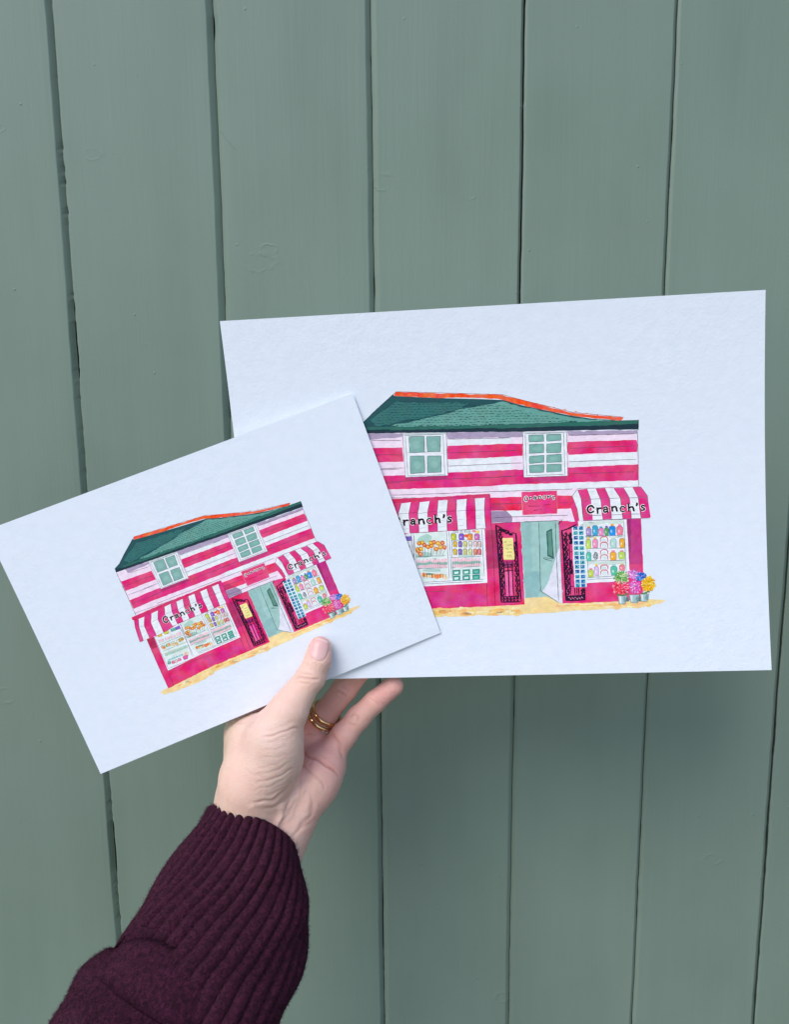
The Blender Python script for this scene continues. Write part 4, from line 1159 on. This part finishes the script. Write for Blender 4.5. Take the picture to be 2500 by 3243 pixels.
# ------------------------------------------------------------------ rings
def ring(name, label, cpt, axis_to, r, minor, width, mat, stones=None):
    c = wld(C(*cpt)); a = wld(C(*axis_to))-c; a /= np.linalg.norm(a)
    up = np.array([0, 0, 1.0]); e1 = np.cross(a, up); e1 /= np.linalg.norm(e1); e2 = np.cross(a, e1)
    root = empty(name, c)
    tag(root, label, 'ring')
    V, Fc = [], []
    n, mm = 96, 16
    for i in range(n):
        t = 2*pi*i/n; rad = e1*cos(t)+e2*sin(t)
        for j in range(mm):
            s = 2*pi*j/mm
            V.append(c+rad*(r+minor*cos(s))+a*(width*sin(s)))
    for i in range(n):
        for j in range(mm):
            a0 = i*mm+j; b0 = ((i+1) % n)*mm+j; a1 = i*mm+(j+1) % mm; b1 = ((i+1) % n)*mm+(j+1) % mm
            Fc.append((a0, b0, b1, a1))
    mesh_obj('band', V, Fc, mat, root)
    if stones:
        face = EYE@np.array([.39, .58, -.72])
        t0 = math.atan2(face@e2, face@e1)
        for (t, rs) in stones:
            t += t0
            rad = e1*cos(t)+e2*sin(t); tan = np.cross(a, rad)
            q = c+rad*(r+minor*1.25)
            V, Fc = [], []
            k = 8
            for (hh, rr) in ((.9, .45), (.45, 1.0), (.2, 1.0), (-.9, .12)):
                for i in range(k):
                    s = 2*pi*i/k
                    V.append(q+rad*rs*hh*.8+(a*cos(s)+tan*sin(s))*rs*rr)
            for lv_ in range(3):
                for i in range(k):
                    Fc.append((lv_*k+i, lv_*k+(i+1) % k, (lv_+1)*k+(i+1) % k, (lv_+1)*k+i))
            Fc.append(tuple(range(k))[::-1]); Fc.append(tuple(range(3*k, 4*k)))
            st = mesh_obj('gemstone', V, Fc, M_STONE, root, smooth=False)
            V, Fc = [], []
            for i in range(4):
                s = 2*pi*i/4+.78; p = q+(a*cos(s)+tan*sin(s))*rs*1.02
                b0 = len(V); w_ = rs*.2
                for hh in (-.9, .75):
                    for (x, y) in ((-1,-1),(1,-1),(1,1),(-1,1)):
                        V.append(p+rad*rs*hh+a*w_*x+tan*w_*y)
                Fc += [(b0,b0+1,b0+5,b0+4),(b0+1,b0+2,b0+6,b0+5),(b0+2,b0+3,b0+7,b0+6),(b0+3,b0,b0+4,b0+7),(b0+4,b0+5,b0+6,b0+7)]
            mesh_obj('claw_setting', V, Fc, M_SILVER, root, smooth=False)
    return root
RAX = (1092, 2182, 449)
ring('ring', 'plain polished gold band on the ring finger, upper of the two worn together', (1034,2259,457.2), RAX, .00895, .0010, .00150, M_GOLD)
ring('ring', 'gold band set with small clear stones on the ring finger, below the plain band', (1022,2274,458.0), RAX, .0094, .0010, .00135, M_GOLD,
     stones=[(-.34, .0007), (-.12, .00085), (.12, .00085), (.34, .0007)])

# ------------------------------------------------------------------ the sleeve
def tube(secs, nrib, amp, nu, nv, jitter, seedv, rim=True):
    """secs: (Lpx, Rpx, depth of axis mm, front-back radius mm)"""
    S = []
    for (L, R, d, b) in secs:
        l = C(L[0], L[1], d); r = C(R[0], R[1], d)
        S.append(((l+r)/2, (r-l)/2, b/1000.))
    cs = np.array([s[0] for s in S]); hs = np.array([s[1] for s in S]); bs = np.array([s[2] for s in S])
    def cr(A, t):
        i = min(int(t), len(A)-2); f = t-i
        p0, p1, p2, p3 = A[max(i-1,0)], A[i], A[i+1], A[min(i+2, len(A)-1)]
        return .5*((2*p1)+(-p0+p2)*f+(2*p0-5*p1+4*p2-p3)*f*f+(-p0+3*p1-3*p2+p3)*f**3)
    r_ = np.random.default_rng(seedv)
    ph = r_.uniform(0, 6.28, 8)
    V, Fc = [], []
    ts = np.linspace(0, len(S)-1, nv)
    for ti, t in enumerate(ts):
        c, h, b = cr(cs, t), cr(hs, t), cr(bs, t)
        dt = .01
        axd = cr(cs, min(t+dt, len(S)-1))-cr(cs, max(t-dt, 0)); axd /= np.linalg.norm(axd)
        hl_ = np.linalg.norm(h); hn = h/hl_
        fn = np.cross(axd, hn); fn /= np.linalg.norm(fn)
        if fn[2] > 0: fn = -fn       # towards the viewer
        hn = hn-axd*(hn@axd)*.0
        for k in range(nu):
            a = 2*pi*k/nu
            a2 = a+.035*sin(t*1.3+ph[0])+.014*sin(3*a+t*2+ph[1])-.10*t
            rib = 0
            if nrib:
                x = (a2*nrib/(2*pi)) % 1.0
                sdep = 1+.25*sin(int(a2*nrib/(2*pi))*2.3)
                rib = amp*sdep*(abs(sin(pi*x))**.62-.75)
                if rim and t < .12: rib *= .35+.65*t/.12
            big = .0016*sin(2*a+t*1.7+ph[2])+.0009*sin(5*a-t*3.1+ph[3])+jitter*r_.normal()
            rr = rib+big*(min(1, t*1.5) if rim else 1)
            dirp = hn*cos(a)+fn*sin(a)
            edge = 0
            if rim and t < .25: rr += -.0012*(1-t/.25)**2
            fwd = -axd*(.0058*max(0, sin(a+.75))*(1-t)**1.5 if rim and t < 1 else 0)
            V.append(c+h*cos(a)+fn*b*sin(a)+dirp*rr+fwd)
    for i in range(nv-1):
        for k in range(nu):
            a0 = i*nu+k; a1 = i*nu+(k+1) % nu
            Fc.append((a0, a1, a1+nu, a0+nu))
    # rolled inner edge
    if rim:
        base_ = len(V)
        c0 = cs[0]
        axd = cs[1]-cs[0]; axd /= np.linalg.norm(axd)
        for (sh_, ins) in ((-.0006, .0012), (.001, .0026), (.006, .0036), (.02, .0042)):
            for k in range(nu):
                p = V[k]; v = p-c0
                V.append(p-v/np.linalg.norm(v)*ins+axd*sh_)
        for lv_ in range(4):
            for k in range(nu):
                a0 = (base_+(lv_-1)*nu+k) if lv_ else k
                a1 = (base_+(lv_-1)*nu+(k+1) % nu) if lv_ else (k+1) % nu
                Fc.append((a1, a0, base_+lv_*nu+k, base_+lv_*nu+(k+1) % nu))
    return np.array(V), Fc, nu, nv
def fuzz(V, Fc, nu, nv, count, lmin, lmax, seedv):
    """loose wool fibres standing off the knit"""
    r_ = np.random.default_rng(seedv)
    Fa = np.array([f for f in Fc[:(nv-1)*nu]])
    ctr = V[Fa].mean(1)
    nrm = np.cross(V[Fa[:,2]]-V[Fa[:,0]], V[Fa[:,3]]-V[Fa[:,1]]); nrm /= np.linalg.norm(nrm, axis=1)[:,None]+1e-12
    cen = V.mean(0)
    axis_c = V[:nv*nu].reshape(nv, nu, 3).mean(1)
    row = np.arange(len(Fa))//nu
    flip = ((ctr-axis_c[row])*nrm).sum(1) < 0
    nrm[flip] *= -1
    vis = np.where(nrm[:,2] < .45)[0]
    pick = r_.choice(vis, count)
    VV, FF = [], []
    for q in pick:
        p = ctr[q]+r_.normal(size=3)*.0003; d = nrm[q]*r_.uniform(.3, 1)+r_.normal(size=3)*.7; d /= np.linalg.norm(d)
        if d@nrm[q] < 0: d = -d
        L = r_.uniform(lmin, lmax); w = np.cross(d, (0, 0, 1.0)); w = w/(np.linalg.norm(w)+1e-9)*.00006
        mid = p+d*L*.55+r_.normal(size=3)*L*.12; end = p+d*L+r_.normal(size=3)*L*.3
        b0 = len(VV)
        VV += [p-w, p+w, mid-w*.8, mid+w*.8, end]
        FF += [(b0, b0+1, b0+3, b0+2), (b0+2, b0+3, b0+4)]
    return VV, FF
cuffS = [((664,2548),(936,2722),430,25), ((594,2657),(962,2830),421,29), ((490,2821),(968,2960),411,34), ((392,2965),(950,3110),399,38), ((318,3080),(892,3240),388,40), ((240,3210),(800,3400),376,40), ((150,3350),(720,3560),364,40)]
V, Fc, nu, nv = tube(cuffS, 36, .0025, 600, 230, .00012, 3)
bodyS = [((420,3075),(660,3268),375,14), ((342,3003),(705,3278),374,26), ((278,3062),(752,3350),371,34), ((206,3165),(760,3470),364,41), ((120,3300),(700,3640),352,45), ((0,3520),(600,3900),335,46)]
V2, F2, nu2, nv2 = tube(bodyS, 0, 0, 420, 200, .00016, 9, rim=False)
sleeve = mesh_obj('sleeve', V2@EYE.T, F2, M_KNIT, person)
fv, ff = fuzz(V, Fc, nu, nv, 34000, .0005, .0019, 4)
Vc = np.vstack([V, np.array(fv)]); Fa_ = Fc+[tuple(i+len(V) for i in f) for f in ff]
cuff = mesh_obj('ribbed_cuff', Vc@EYE.T, Fa_, M_RIB, sleeve)
cuff.parent = sleeve
fv, ff = fuzz(V2, F2, nu2, nv2, 20000, .0005, .0020, 5)
if ff:
    me = sleeve.data
    bmx = bmesh.new(); bmx.from_mesh(me)
    inv = Vector(parent_loc(person))
    vs = [bmx.verts.new(Vector(EYE@p)-inv) for p in np.array(fv)]
    for f in ff: bmx.faces.new([vs[i] for i in f])
    bmx.to_mesh(me); bmx.free()
